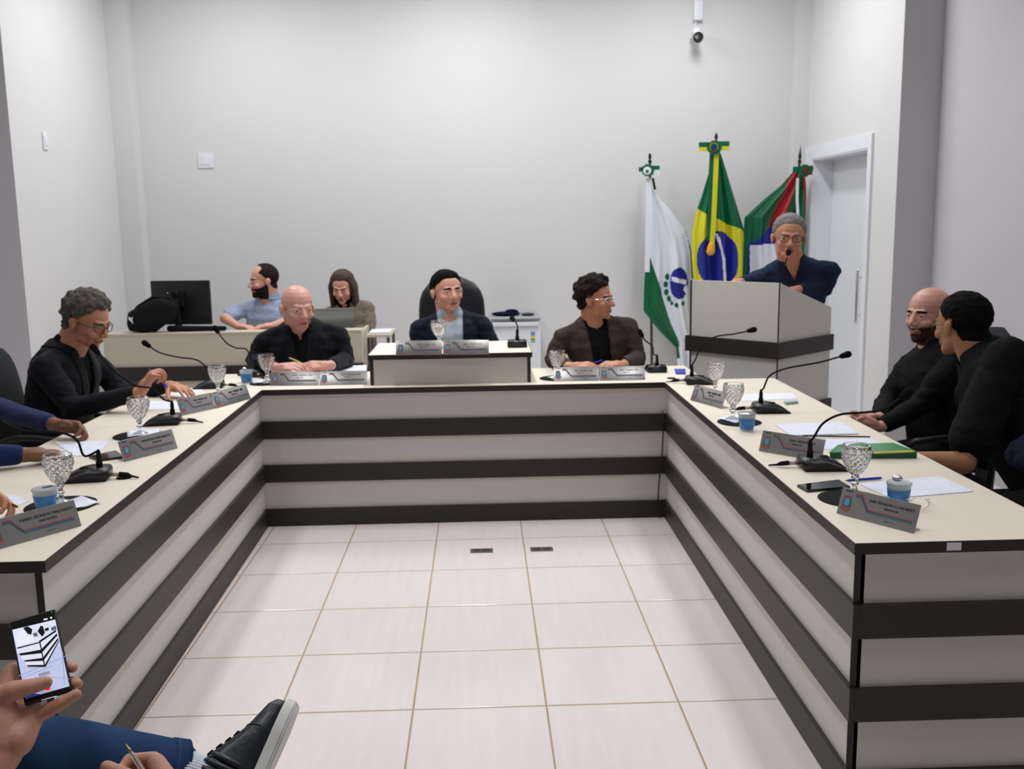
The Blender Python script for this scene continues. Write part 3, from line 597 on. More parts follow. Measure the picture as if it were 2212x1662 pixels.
nameplate(P2(467, 883), P2(542, 862), ZT, None, None, 'nameplate closest to the left inner corner of the horseshoe')
a_, b_ = P2(583, 834), P2(688, 833); nameplate(a_, b_, ZT, None, None, 'shiny nameplate in front of the bald man\'s left, beside the goblet', 25.5)
nameplate(P2(690, 833), P2(793, 831), ZT, None, None, 'shiny nameplate touching the raised box on its left', 25.5)
za = H+.1725
nameplate(WZ(855, 768, za).xy, WZ(955, 767, za).xy, za, None, None, 'left nameplate on the raised box'); nameplate(WZ(957, 767, za).xy, WZ(1056, 766, za).xy, za, None, None, 'right nameplate on the raised box')
nameplate(P2(1196, 824), P2(1294, 823), ZT, None, None, 'shiny nameplate in front of the curly-haired man, beside the goblet', 25.5); nameplate(P2(1296, 823), P2(1394, 821), ZT, None, None, 'shiny nameplate beside the microphone of the curly-haired man', 25.5)
nameplate(P2(1491, 865), P2(1559, 884), ZT, None, None, 'farthest nameplate on the right wing'); nameplate(P2(1639, 975), P2(1774, 998), ZT, None, None, 'nameplate behind the nearest microphone of the right wing')
nameplate(P2(1807, 1110), P2(1975, 1154), ZT, 'JAIR FRANCISCO HAUBERT', 'VEREADOR', 'nameplate nearest to the camera on the right wing')

# ------------------------------------------------------------------ chairs
def office_chair(loc, rz, lab, bw=.25, bh=.62, bz=.5, m=fabricg, seat_z=.46, arms=True):
    t = thing('office_chair', loc, lab, 'chair', rz)     # local +y is where the sitter faces
    MB().box(-.25, .25, -.24, .25, seat_z-.09, seat_z, bev=.035).build('seat', m, t)
    b = MB(); secs = []
    n = 14
    for k in range(n+1):
        u = k/n; z = bz+bh*u; wv = bw*(1-.10*u)*math.sqrt(max(.02, 1-max(0, (u-.72)/.28)**2.4))*(.86+.14*min(1, u*5)); y = -.27-.07*u+.03*math.sin(u*3)
        secs.append((Vector((0, y, z)), Vector((1, 0, 0)), Vector((0, 1, 0)), max(.02, wv), .045 if u < .95 else .03))
    b.loft(secs, 32, e=3); b.build('backrest', m, t)
    if arms:
        for s_ in (-1, 1): MB().tube(catmull([(s_*.27, -.22, seat_z-.04), (s_*.30, -.2, seat_z+.12), (s_*.30, -.1, seat_z+.21), (s_*.30, .08, seat_z+.21), (s_*.29, .16, seat_z+.17), (s_*.27, .14, seat_z-.05)]), .017, 10).build('armrest', blackp, t)
    MB().lathe([(.03, .09), (.03, .3), (.022, .3), (.022, seat_z-.09)], 16).build('gas_column', blackp, t)
    MB().box(-.03, .03, -.31, -.05, seat_z-.13, seat_z-.09).box(-.03, .03, -.32, -.29, seat_z-.12, bz+.1).build('back_bracket', blackp, t)
    for k in range(5):
        a = k*2*math.pi/5+.3; MB().tube([(0, 0, .10), (.3*math.cos(a), .3*math.sin(a), .065)], [.025, .015], 8).build('star_leg', blackp, t)
        MB().lathe([(.026, -.01), (.028, 0), (.026, .01)], 14, X=T(.3*math.cos(a), .3*math.sin(a), .028) @ RZ(a) @ Matrix.Rotation(math.pi/2, 4, 'X')).build('caster', blackp, t)
    return t
office_chair((.52, 1.46, 0), math.pi, 'tall black leather armchair behind the chairman', bw=.245, bh=.80, bz=.52, m=leather, seat_z=.52)
office_chair((-1.44, -.08, 0), -math.pi/2, 'charcoal fabric chair behind the writing grey-haired man', bw=.25, bh=.60, bz=.50)
office_chair((2.80, -.50, 0), math.pi/2-.05, 'charcoal fabric chair of the bearded man in black', bw=.24, bh=.64, bz=.50)
office_chair((2.94, -1.24, 0), math.pi/2+.05, 'charcoal fabric chair of the man with glasses in the black short-sleeved shirt', bw=.24, bh=.52, bz=.48, arms=True)

# ------------------------------------------------------------------ flags
def inpoly(px, py, poly):
    ins = np.zeros(px.shape, bool); n = len(poly)
    for i in range(n):
        x0, y0 = poly[i]; x1, y1 = poly[(i+1) % n]
        if y0 == y1: continue
        c = ((y0 > py) != (y1 > py)) & (px < (x1-x0)*(py-y0)/(y1-y0)+x0); ins ^= c
    return ins
def flag(name, lab, L, R, Y, regions, mats_, folds, amp, parent, nu=90, nv=200):
    ys = lambda P, v: (np.interp(v, np.linspace(0, 1, len(P)), [p[0] for p in P]), np.interp(v, np.linspace(0, 1, len(P)), [p[1] for p in P]))
    vv, uu = np.meshgrid(np.linspace(0, 1, nv+1), np.linspace(0, 1, nu+1), indexing='ij')
    lx, ly = ys(L, vv); rx, ry = ys(R, vv); px = lx+(rx-lx)*uu; py = ly+(ry-ly)*uu
    dp = amp*(np.sin(uu*folds*2*math.pi+1.5*vv)*.7+.3*np.sin(uu*folds*4.4*math.pi+3*vv+1))*np.minimum(1, vv*1.8+.12)
    vs = [Vector(W(a, b, Y))+Vector((0, c, 0)) for a, b, c in zip(px.ravel(), py.ravel(), dp.ravel())]
    mb = MB(); fs = []; k = nu+1
    for j in range(nv):
        for i in range(nu): fs.append((j*k+i, j*k+i+1, (j+1)*k+i+1, (j+1)*k+i))
    cx = (px[:-1, :-1]+px[1:, 1:])/2; cy = (py[:-1, :-1]+py[1:, 1:])/2; mi = np.zeros(cx.shape, int)
    for m, poly in regions: mi[inpoly(cx, cy, poly)] = m
    mb.add(vs, fs, 0, True); mb.m = list(mi.ravel()); me = bpy.data.meshes.new(name); me.from_pydata([tuple(v) for v in mb.v], [], mb.f)
    me.polygons.foreach_set('material_index', mb.m); me.polygons.foreach_set('use_smooth', [True]*len(fs))
    for m in mats_: me.materials.append(m)
    o = link(name, me); md = o.modifiers.new('s', 'SOLIDIFY'); md.thickness = .004; wchild(o, parent); return o
def ellp(cx, cy, rx, ry, n=28, rot=0): return [(cx+rx*math.cos(a)*math.cos(rot)-ry*math.sin(a)*math.sin(rot), cy+rx*math.cos(a)*math.sin(rot)+ry*math.sin(a)*math.cos(rot)) for a in [2*math.pi*k/n for k in range(n)]]
def pole(t, bx, by, top, spike):
    top = Vector(top); wchild(MB().tube([(bx, by, .05), top], .012, 12).build('pole', mat('dark_pole_wood', (.05, .035, .03), .4)), t)
    d_ = (top-Vector((bx, by, .05))).normalized()
    wchild(MB().lathe([(.013, 0), (.018, .01), (.008, .03), (.016, .05), (.010, .08), (.0005, spike)], 14, X=T(*top) @ d_.to_track_quat('Z', 'Y').to_matrix().to_4x4()).build('spear_finial', mat('dark_finial', (.03, .035, .03), .35, metal=.6)), t)
    wchild(MB().lathe([(.14, .0), (.14, .02), (.05, .04), (.02, .06), (.016, .16), (.001, .165)], 28, X=T(bx, by, 0)).build('pole_base', wenge), t)
def ribbon(nm, pts, Y, wpx, m, t, th=.006):
    mb = MB(); pts = [W(x, y, Y) for x, y in pts]; a = W(0, 400, Y); b_ = W(wpx, 400, Y); w_ = Vector((b_.x-a.x, 0, 0))
    for i in range(len(pts)-1):
        p, q = pts[i], pts[i+1]; vs = [p-w_/2, p+w_/2, q+w_/2, q-w_/2]; mb.add(vs+[v+Vector((0, th, 0)) for v in vs], [(0, 1, 2, 3), (7, 6, 5, 4), (0, 4, 5, 1), (1, 5, 6, 2), (2, 6, 7, 3), (3, 7, 4, 0)])
    wchild(mb.build(nm, m), t)
def disc(nm, cx, cy, rpx, Y, m, t, th=.01, scal=0, oval=1):
    c = W(cx, cy, Y); r = (W(cx+rpx, cy, Y)-c).length; n = 40
    pts = [(r*oval*(1+scal*math.cos(10*k*2*math.pi/n))*math.cos(2*math.pi*k/n), r*(1+scal*math.cos(10*k*2*math.pi/n))*math.sin(2*math.pi*k/n)) for k in range(n)]
    wchild(MB().prism(pts, 0, th, X=T(*c) @ Matrix.Rotation(math.pi/2, 4, 'X')).build(nm, m), t)
# 1: state flag
Y1 = 3.60; b1 = W(1405, 700, Y1); t = thing('flag_stand', (b1.x+.03, Y1+.05, 0), 'white and green state flag with a blue starry emblem, leftmost of the three flags', 'flag', 0, 'flags on poles')
pole(t, b1.x+.03, Y1+.05, W(1404, 352, Y1+.04), .07)
E1 = [(1, [(1476, 486), (1500, 505), (1502, 610), (1495, 600), (1492, 545), (1486, 515)]), (1, [(1380, 590), (1405, 558), (1413, 580), (1430, 640), (1445, 690), (1466, 742), (1470, 775), (1380, 775)])]
E1 += [(2, ellp(1467, 612, 19, 34)), (0, [(1452, 598), (1482, 606), (1482, 616), (1452, 607)]), (0, [(1474, 625), (1484, 615), (1486, 640)])]
for a in (150, 175, 200, 225): E1.append((1, ellp(1464+26*math.cos(math.radians(a)), 618-40*math.sin(math.radians(a)), 5, 7)))
for x in (1452, 1462, 1474): E1.append((1, ellp(x, 660+abs(x-1463)*-.4, 4, 5)))
flag('flag_cloth', '', [(1405, 405), (1400, 470), (1396, 560), (1392, 620), (1391, 672), (1425, 715), (1462, 752), (1466, 800), (1466, 850)],
     [(1410, 412), (1446, 450), (1482, 500), (1494, 540), (1498, 600), (1500, 680), (1500, 740), (1500, 800), (1500, 850)], Y1, E1, [fwhite, fgreen, fblue], 2.3, .035, t)
ribbon('hanging_ribbon', [(1402, 385), (1401, 440), (1399, 520), (1398, 588)], Y1-.06, 11, fwhite, t)
ribbon('rosette_bow', [(1382, 366), (1399, 363)], Y1-.08, 2, fgreen, t); 
for nm, x0, x1, y0, y1, m in (('bow_arm', 1380, 1396, 361, 371, fgreen), ('bow_arm', 1402, 1425, 358, 367, fgreen), ('bow_arm', 1406, 1425, 368, 379, fwhite)):
    a, b_ = W(x0, y1, Y1-.08), W(x1, y0, Y1-.08); wchild(MB().box(a.x, b_.x, a.y, a.y+.01, a.z, b_.z).build(nm, m), t)
disc('rosette', 1399, 368, 13, Y1-.085, fgreen, t, .012, .08); disc('rosette_center', 1398, 369, 8.5, Y1-.098, fwhite, t, .006); disc('rosette_button', 1398, 370, 3.2, Y1-.105, bookdark, t, .006)
wchild(MB().tube([W(1410, 385, Y1-.02), W(1415, 410, Y1-.02)], .01).build('tie_cord', blackm), t)
# 2: national flag
Y2 = 3.42; b2 = W(1545, 700, Y2); t = thing('flag_stand', (b2.x, Y2+.06, 0), 'green and yellow national flag with a blue globe, tallest flag in the middle', 'flag', 0, 'flags on poles')
pole(t, b2.x+.02, Y2+.06, W(1547, 310, Y2+.05), .09)
E2 = [(1, [(1490, 470), (1506, 450), (1524, 462), (1527, 500), (1534, 545), (1537, 470), (1548, 473), (1575, 486), (1609, 499), (1609, 560), (1608, 620), (1490, 640)]),
      (0, [(1526, 462), (1532, 462), (1530, 520), (1527, 530)]), (1, [(1605, 520), (1620, 520), (1620, 700), (1600, 700)]), (1, [(1490, 600), (1620, 600), (1620, 780), (1490, 780)]),
      (2, ellp(1550, 562, 44, 63)), (3, [(1545, 503), (1549, 505), (1558, 530), (1566, 560), (1569, 610), (1563, 610), (1560, 565), (1552, 532)]), (0, [(1611, 500), (1606, 560), (1606, 640), (1625, 640), (1625, 500)])]
flag('flag_cloth', '', [(1533, 330), (1531, 375), (1516, 425), (1504, 460), (1497, 500), (1496, 560), (1502, 620), (1505, 700), (1508, 780)],
     [(1556, 330), (1570, 372), (1584, 415), (1598, 460), (1610, 500), (1613, 560), (1612, 620), (1610, 700), (1608, 780)], Y2, E2, [fgreen, fyel, fblue, fwhite], 3.2, .04, t)
ribbon('hanging_ribbon', [(1548, 332), (1545, 400), (1542, 470), (1538, 530)], Y2-.075, 11, fyel, t); ribbon('hanging_ribbon', [(1538, 332), (1534, 400), (1533, 470), (1530, 520)], Y2-.068, 7, fgreen, t)
wchild(MB().cap(W(1537, 530, Y2-.08), W(1535, 543, Y2-.08), .028, .036).build('gold_tassel', forange), t)
for nm, x0, x1, y0, y1, m in (('bow_arm', 1510, 1534, 307, 318, fgreen), ('bow_arm', 1510, 1534, 318, 327, fyel), ('bow_arm', 1551, 1576, 305, 316, fgreen), ('bow_arm', 1551, 1576, 316, 325, fyel)):
    a, b_ = W(x0, y1, Y2-.08), W(x1, y0, Y2-.08); wchild(MB().box(a.x, b_.x, a.y, a.y+.01, a.z, b_.z).build(nm, m), t)
disc('rosette', 1543, 319, 15, Y2-.085, fgreen, t, .012, .06); disc('rosette_ring', 1542, 318, 10, Y2-.098, mat('dark_gold', (.25, .2, .02), .5), t, .006); disc('rosette_ring', 1542, 318, 7, Y2-.105, fgreen, t, .006); disc('rosette_button', 1542, 318, 5, Y2-.112, fblue, t, .006)
# 3: municipal flag
Y3 = 3.56; b3 = W(1700, 700, Y3); t = thing('flag_stand', (b3.x, Y3+.02, 0), 'leaning green, red, blue and white flag behind the speaker', 'flag', 0, 'flags on poles')
pole(t, b3.x, Y3+.02, W(1727, 352, Y3+.03), .15)
E3 = [(1, [(1712, 372), (1726, 376), (1704, 440), (1684, 500), (1660, 530), (1655, 500), (1680, 440)]), (2, [(1630, 522), (1650, 505), (1672, 482), (1690, 500), (1690, 800), (1618, 800), (1617, 524)]),
      (3, [(1620, 530), (1690, 526), (1690, 800), (1620, 800)]), (1, [(1736, 376), (1742, 376), (1741, 480), (1737, 480)]), (2, [(1616, 526), (1621, 526), (1621, 800), (1616, 800)])]
flag('flag_cloth', '', [(1716, 368), (1688, 400), (1650, 432), (1610, 470), (1606, 520), (1612, 580), (1616, 640), (1618, 700), (1620, 770)],
     [(1738, 368), (1740, 400), (1740, 432), (1738, 470), (1736, 520), (1732, 580), (1730, 640), (1728, 700), (1725, 770)], Y3, E3, [fgreen, fred, fblue, fwhite], 2.6, .045, t)
ribbon('hanging_ribbon', [(1723, 385), (1722, 430), (1724, 470)], Y3-.08, 6, fwhite, t)
for nm, x0, x1, y0, y1, m in (('bow_arm', 1713, 1730, 360, 374, fgreen), ('bow_arm', 1740, 1757, 358, 370, fgreen), ('bow_arm', 1744, 1755, 370, 378, fred)):
    a, b_ = W(x0, y1, Y3-.09), W(x1, y0, Y3-.09); wchild(MB().box(a.x, b_.x, a.y, a.y+.01, a.z, b_.z).build(nm, m), t)
disc('rosette', 1738, 369, 13, Y3-.10, fgreen, t, .012, .06); disc('rosette_button', 1740, 370, 7, Y3-.113, mat('dark_red', (.12, .02, .01), .5), t, .006)

# ------------------------------------------------------------------ people
def remesh(mb, name, voxel, smooth=3, sf=.5):
    me = bpy.data.meshes.new('tmp'); me.from_pydata([tuple(v) for v in mb.v], [], mb.f)
    o = bpy.data.objects.new('tmp', me); COL.objects.link(o)
    m = o.modifiers.new('r', 'REMESH'); m.mode = 'VOXEL'; m.voxel_size = voxel; m.use_smooth_shade = True
    if smooth: s_ = o.modifiers.new('s', 'SMOOTH'); s_.iterations = smooth; s_.factor = sf
    dg = bpy.context.evaluated_depsgraph_get(); out = bpy.data.meshes.new_from_object(o.evaluated_get(dg)); out.name = name
    bpy.data.objects.remove(o); bpy.data.meshes.remove(me); return out
def arrs(me):
    n = len(me.vertices); v = np.empty(n*3); me.vertices.foreach_get('co', v); nn = np.empty(n*3); me.vertices.foreach_get('normal', nn); return v.reshape(-1, 3), nn.reshape(-1, 3)
def toloc(v, M): Mi = np.array(M.inverted()); return v @ Mi[:3, :3].T+Mi[:3, 3]
def shell(src, mask, off, name, m, parent, inner=-.002, noise=0, freq=60):
    v, n = arrs(src); off = off(v) if callable(off) else np.full(len(v), off)
    if noise: 
        off = off+np.array([noise*(mnoise.noise(Vector(p_)*freq)*1.3+.6*mnoise.noise(Vector(p_)*freq*2.2)) if m_ else 0 for p_, m_ in zip(v, mask)])
    fs = [tuple(p.vertices) for p in src.polygons]; fm = [f for f in fs if all(mask[i] for i in f)]
    if not fm: return None
    used = sorted({i for f in fm for i in f}); idx = {i: k for k, i in enumerate(used)}; K = len(used); ed = {}
    for f in fm:
        for a, b_ in zip(f, f[1:]+f[:1]): ed[(a, b_)] = 1
    out = v[used]+n[used]*off[used][:, None]; inn = v[used]+n[used]*inner
    F = [tuple(idx[i] for i in f) for f in fm]+[tuple(idx[i]+K for i in f[::-1]) for f in fm]+[(idx[b_], idx[a], idx[a]+K, idx[b_]+K) for (a, b_) in ed if (b_, a) not in ed]
    me = bpy.data.meshes.new(name); me.from_pydata([tuple(p) for p in np.vstack([out, inn])], [], F); me.polygons.foreach_set('use_smooth', [True]*len(F)); me.materials.append(m); me.update()
    o = link(name, me); md = o.modifiers.new('s', 'SMOOTH'); md.iterations = 2; md.factor = .5
    if parent is not None: wchild(o, parent)
    return o
def delfaces(me, mask):
    bm = bmesh.new(); bm.from_mesh(me); bm.verts.ensure_lookup_table(); dead = [f for f in bm.faces if all(mask[v.index] for v in f.verts)]; bmesh.ops.delete(bm, geom=dead, context='FACES'); 
    loose = [v for v in bm.verts if not v.link_faces]; bmesh.ops.delete(bm, geom=loose, context='VERTS'); bm.to_mesh(me); bm.free()
def head_pieces(mb, X, fem=False, jaw=1):
    E = lambda c, r: mb.ell(c, r, X, 22)
    E((0, -.014, .036), (.076, .097, .084)); E((0, .022, -.012), (.063, .070, .080)); E((0, .012, -.055), (.056*jaw, .058, .045)); E((0, .05, -.082), (.034*jaw, .032, .024)); E((0, .070, -.096), (.017, .016, .014))
    mb.cap((0, .082, .014), (0, .106, -.026), .008, .0125, X); E((-.011, .098, -.031), (.009, .010, .008)); E((.011, .098, -.031), (.009, .010, .008))
    mb.cap((-.034, .072, .024), (-.010, .084, .021), .010, .009, X); mb.cap((.034, .072, .024), (.010, .084, .021), .010, .009, X)
    for s_ in (-1, 1):
        E((s_*.036, .060, -.026), (.024, .024, .022)); E((s_*.079, -.006, -.006), (.008, .017, .027)); E((s_*.083, -.013, .004), (.007, .014, .018)); E((s_*.038, .02, -.06), (.018*jaw, .03, .03))
    E((0, .084, -.058), (.024, .010, .0055)); E((0, .083, -.067), (.020, .010, .006)); E((0, .078, -.05), (.020, .012, .02))
def hand(mb, w_, d, n, right, sc=1.0, curl=(.35, .4, .45, .5), spread=.06, thumb=None, thcurl=.25, j3=1.0):
    w_ = Vector(w_); d = Vector(d).normalized(); n = Vector(n); n = (n-d*n.dot(d)).normalized(); t = d.cross(n)*(1 if right else -1)
    out = {}
    for s_, r0 in ((.026, .0165), (.010, .017), (-.008, .016), (-.024, .0145)): mb.cap(w_+d*.008*sc+t*s_*.55*sc, w_+d*.078*sc+t*s_*sc, .018*sc, r0*.82*sc, n=12)
    mb.cap(w_-d*.02*sc, w_+d*.03*sc, .024*sc, .026*sc)
    ks = (.030, .0095, -.0105, -.029); ls = (.074, .082, .076, .060); ka = (.086, .090, .086, .078); tips = []
    for i in range(4):
        p = w_+d*ka[i]*sc+t*ks[i]*sc; a = -spread*(i-1.3); cu = curl[i] if isinstance(curl, (list, tuple)) else curl
        dd = (d+t*a).normalized(); rr = (.0092, .0095, .009, .0082)[i]*sc; ang = 0
        for k, fr_ in enumerate((.46, .30, .24)):
            ang += cu*(1, 1.15, .8*j3)[k]; q = p+(dd*math.cos(ang)+n*math.sin(ang))*ls[i]*fr_*sc; mb.cap(p, q, rr*(1-.08*k), rr*(1-.08*(k+1)), n=12); p = q
        tips.append((p.copy(), (dd*math.cos(ang)+n*math.sin(ang)), (n*math.cos(ang)-dd*math.sin(ang))))
    th = thumb or (.62, .62, .35); td = (d*th[0]+t*th[1]+n*th[2]).normalized(); p = w_+d*.018*sc+t*.024*sc+n*.004; ax = td.cross(n) if abs(td.dot(n)) < .9 else td.cross(t)
    bend = (d*.9+n*.25-t*.1).normalized()
    for k, (l_, r_) in enumerate(((.042, .0155), (.034, .0115), (.028, .0102))):
        q = p+td*l_*sc; mb.cap(p, q, r_*sc, (.0118, .0105, .0092)[k]*sc, n=12); p = q; td = (td+(bend-td)*thcurl).normalized()
    tips.append((p.copy(), td, n)); return tips
def frame_from(face, pitch, roll=0):     # head frame: x = right-hand side, y = face direction, z = up
    y = Vector((face[0], face[1], 0)).normalized(); x = y.cross(Vector((0, 0, 1))).normalized(); z = Vector((0, 0, 1))
    R_ = Matrix((x, y, z)).transposed().to_4x4(); return R_ @ Matrix.Rotation(-pitch, 4, 'X') @ Matrix.Rotation(roll, 4, 'Y')
def person(lab, head, face, pitch=0, roll=0, hs=1.08, hw=1.05, nb=None, pv=None, tf=None, sw=.205, bulk=1.0, belly=1.0, sh=None, el=None, wr=None, hands=None, skin=skinA,
           hair='short', hm=hairdark, beard=None, brow=True, glasses=None, top='jacket', topm=suitblack, shirtm=blackshirt, vb=.45, vw=.055, skinv=(.90, .04), legs=True, vox=.0042, gvox=.0075,
           sleeve='long', collar=True, lapel=True, hairw=None, jaw=1, standing=False, hand_sc=1.05, knees=None, feet=None, pants=trousers, ankles=True, headless=False, eyes=True, armr=1.0, pieces=None, mouth=False, name='person', vmin=.001, fem=False, seed=0.):
    head = Vector(head); HX = T(*head) @ frame_from(face, pitch, roll) @ Matrix.Scale(hs, 4) @ Matrix.Scale(hw, 4, (1, 0, 0))
    nb = Vector(nb); pv = Vector(pv); nb += (nb-pv).normalized()*.03; f = Vector((tf[0], tf[1], 0)).normalized(); u = (nb-pv); L = u.length; u.normalize(); r = f.cross(u).normalized(); f = u.cross(r).normalized()
    TX = Matrix((r, f, u)).transposed().to_4x4(); TX.translation = pv
    if sh is None: sh = [pv+u*L*.86+r*sw*s_+f*.01 for s_ in (-1, 1)]       # left, right
    sh = [Vector(s_) for s_ in sh]; el = [Vector(e) for e in el]; wr = [Vector(e) for e in wr]
    secs = lambda k, neck=True: [(pv+u*L*t_+f*o_, r, f, rx*k*bulk+(k-1)*.05, ry*k*bulk*(belly if t_ < .6 else 1)+(k-1)*.05) for t_, rx, ry, o_ in
            ((-.10, .165, .125, 0), (0, .175, .135, 0), (.25, .165, .130, .005), (.5, .178, .130, .008), (.70, .190, .125, .005), (.84, .175, .105, -.005), (.92, .125, .080, -.01), (1.0, .070, .066, -.008))]
    nb = nb+u*.028; L = (nb-pv).length
    # body
    mb = MB()
    if not headless: head_pieces(mb, HX, jaw=jaw)
    nt = HX @ Vector((0, -.03, -.045)); nr = (.053 if fem else .065)*hs
    mb.cap(nb-u*.06, nt, nr*1.12, nr, n=20); mb.loft(secs(.9), 28)
    for i in (0, 1):
        am = min(armr, 1.05); mb.cap(sh[i]-u*.02, el[i], .048*am, .040*am); mb.cap(el[i], wr[i], .042*am, .026*hand_sc, n=16); mb.cap(sh[i]-u*.02, nb-u*.10, .040, .045)
    tips = [None, None]
    if hands:
        for i in (0, 1):
            if hands[i]: tips[i] = hand(mb, wr[i]+Vector(hands[i]['d']).normalized()*.012, right=(i == 1), sc=hand_sc, **hands[i])
    if not ankles or legs:
        pass
    if pieces: pieces(mb)
    me = remesh(mb, 'person', vox, 3 if vox > .003 else 4, .5)
    me.materials.append(skin); me.materials.append(lipm)
    hv, hn = arrs(me); hl = toloc(hv, HX)
    if not headless:
        fl = []
        lipmask = (np.abs(hl[:, 0]) < .025) & (hl[:, 2] < -.054+.0) & (hl[:, 2] > -.073) & (hl[:, 1] > .078) & (np.abs(hl[:, 2]+.063) < .010*(1-(hl[:, 0]/.03)**2))
        for p in me.polygons:
            if all(lipmask[i] for i in p.vertices): p.material_index = 1
    base = Vector((pv.x, pv.y, 0)) if legs else Vector((pv.x, pv.y, pv.z-.1))
    P = link(name, me); recenter(P, base); tag(P, lab, 'person')
    src = me.copy(); src.transform(Matrix.Translation(base)); src.update()   # world-space copy for hair and beard shells
    if not headless:
        v, nrm = arrs(src); l = toloc(v, HX); x, y, z = l[:, 0], l[:, 1], l[:, 2]; inhead = (np.abs(x) < .1) & (np.abs(y) < .13) & (z > -.14) & (z < .14)
        line = np.interp(y, [-.12, -.05, -.02, .0, .03, .058, .10], [-.062, -.055, -.018, .012, .045, .078, .080])
        line = line+np.where(y > .04, np.clip(np.abs(x)-.03, 0, 1)*-.25, 0)
        ear = (np.abs(x) > .074) & (z < .028) & (y > -.035)
        if hair in ('short', 'curly', 'thick', 'balding', 'receding', 'long', 'stubble'):
            mk = inhead & (z > line) & ~ear
            if hair == 'balding': mk &= (z < .062-.35*np.clip(y+.02, 0, 1)) & (y < .035)
            if hair == 'receding': mk &= (z > line+.0) & ~((y > .02) & (z > .04) & (np.abs(x) < .05))
            th, nz, fr_ = dict(short=(.010, .003, 60), curly=(.026, .016, 42), thick=(.019, .012, 34), balding=(.004, .001, 90), receding=(.007, .001, 90), long=(.016, .002, 60), stubble=(.003, 0, 1))[hair]
            if hairw: th = hairw
            def off(vv):
                q = toloc(vv, HX); ln = np.interp(q[:, 1], [-.12, -.05, -.02, .0, .03, .058, .10], [-.062, -.055, -.018, .012, .045, .078, .080])
                e = np.clip((q[:, 2]-ln)/.05, 0, 1); return th*hs*(.12+.88*e**.8)*(.8+.6*np.clip(q[:, 2]/.12, 0, 1))
            shell(src, mk, off, 'hair', hm, P, -.002, nz, fr_)
        if hair == 'long':
            hb = MB()
            for s_ in (-1, 1):
                for k in range(7):
                    a = -1.35+k*.30; p = []
                    for q in range(7):
                        tt = q/6; R0 = .088-.01*tt; p.append(HX @ Vector((s_*(R0*math.cos(a)+.012*tt), R0*1.05*math.sin(a)-.012-.01*tt, .065-.31*tt)) if q else HX @ Vector((s_*.05*math.cos(a), .06*math.sin(a), .10)))
                    hb.tube(catmull(p, 4), [.016]*2+[.022]*(len(catmull(p, 4))-6)+[.018, .014, .010, .006], 8)
            wchild(link('long_locks', remesh(hb, 'long_locks', .007, 3)), P).data.materials.append(hm)
        if brow:
            bk_ = inhead & (np.abs(x) > .010) & (np.abs(x) < .044) & (y > .045) & (z > .017-(np.abs(x)-.027)**2*4) & (z < .029-(np.abs(x)-.024)**2*8)
            o = shell(src, bk_, .0035, 'eyebrows', hm if hair != 'bald' else hairdark, P)
        if beard:
            bw = inhead & (z < np.interp(y, [-.02, .02, .06, .11], [-.005, -.03, -.043, -.043])) & (y > -.012) & (z > -.125) & ~((np.abs(x) < .021) & (z > -.071) & (z < -.056) & (y > .07)) & ~((np.abs(x) < .018) & (z > -.045)) & ~ear
            if beard[0] == 'goatee': bw &= (np.abs(x) < .045) & (y > .03)
            shell(src, bw, beard[1], 'beard', beard[2], P, -.001, .0015, 120)
        if eyes:
            for s_ in (-1, 1):
                eb = MB(); eb.ell((0, 0, 0), (.0118, .0118, .0118), None, 24); em = eb.mesh('eye', [eyew, eyed])
                for p in em.polygons:
                    if p.center.y > .0095: p.material_index = 1
                em.transform(HX @ T(s_*.031, .0715, .003)); wchild(link('eye', em), P)
                wchild(MB().ell((s_*.031, .0735, .0098), (.0155, .0125, .0088), HX, 18).ell((s_*.031, .0725, -.0062), (.0145, .0115, .0068), HX, 18).build('eyelid', skin), P)
        if mouth: wchild(MB().ell((0, .0905, -.066), (.013, .006, .011), HX, 18).build('open_mouth', mat('mouth_dark', (.05, .01, .01), .5)), P)
        if glasses:
            gm = glasses; g = MB()
            for s_ in (-1, 1):
                g.tube([HX @ Vector((s_*.032+.024*math.cos(a), .099-.012*abs(math.cos(a))*(1 if s_*math.cos(a) > 0 else 0), .003+.017*math.sin(a))) for a in [k*math.pi/12 for k in range(25)]], .0018*hs, 6)
                g.tube([HX @ Vector(q) for q in ((s_*.055, .088, .008), (s_*.074, .06, .009), (s_*.083, .0, .008), (s_*.082, -.03, -.004))], .0018*hs, 6)
            g.tube([HX @ Vector((-.009, .099, .008)), HX @ Vector((0, .101, .011)), HX @ Vector((.009, .099, .008))], .0018*hs, 6)
            wchild(g.build('glasses', gm), P)
    # clothes
    def garment(nm, k, m, sleeves, vdepth, vwid, neckring, extra=None):
        g = MB(); s_ = secs(k)
        if neckring: s_ = s_[:-1]+[(nb+u*.0, r, f, .072*hs, .068*hs), (nb+(nt-nb)*.42, r, f, .064*hs, .062*hs)]
        g.loft(s_, 40)
        for i in (0, 1):
            if sleeves: 
                g.cap(sh[i]-u*.014, sh[i]+(el[i]-sh[i])*.5, .064*armr*k, .060*armr*k, n=20); g.cap(sh[i]-u*.006, nb-u*.055-r*(1 if i == 0 else -1)*.03, .058*k, .054*k)
                if sleeves == 'long': g.cap(sh[i]+(el[i]-sh[i])*.4, el[i], .060*armr*k, .053*armr*k, n=20); g.cap(el[i], el[i]+(wr[i]-el[i])*.86, .053*armr*k, .040*armr*k, n=20)
                elif sleeves == 'rolled': g.cap(sh[i]+(el[i]-sh[i])*.4, el[i], .060*armr*k, .053*armr*k, n=20); g.cap(el[i], el[i]+(wr[i]-el[i])*.35, .053*armr*k, .050*armr*k, n=20)
                else: g.cap(sh[i]+(el[i]-sh[i])*.4, sh[i]+(el[i]-sh[i])*.78, .062*armr*k, .064*armr*k, n=20)
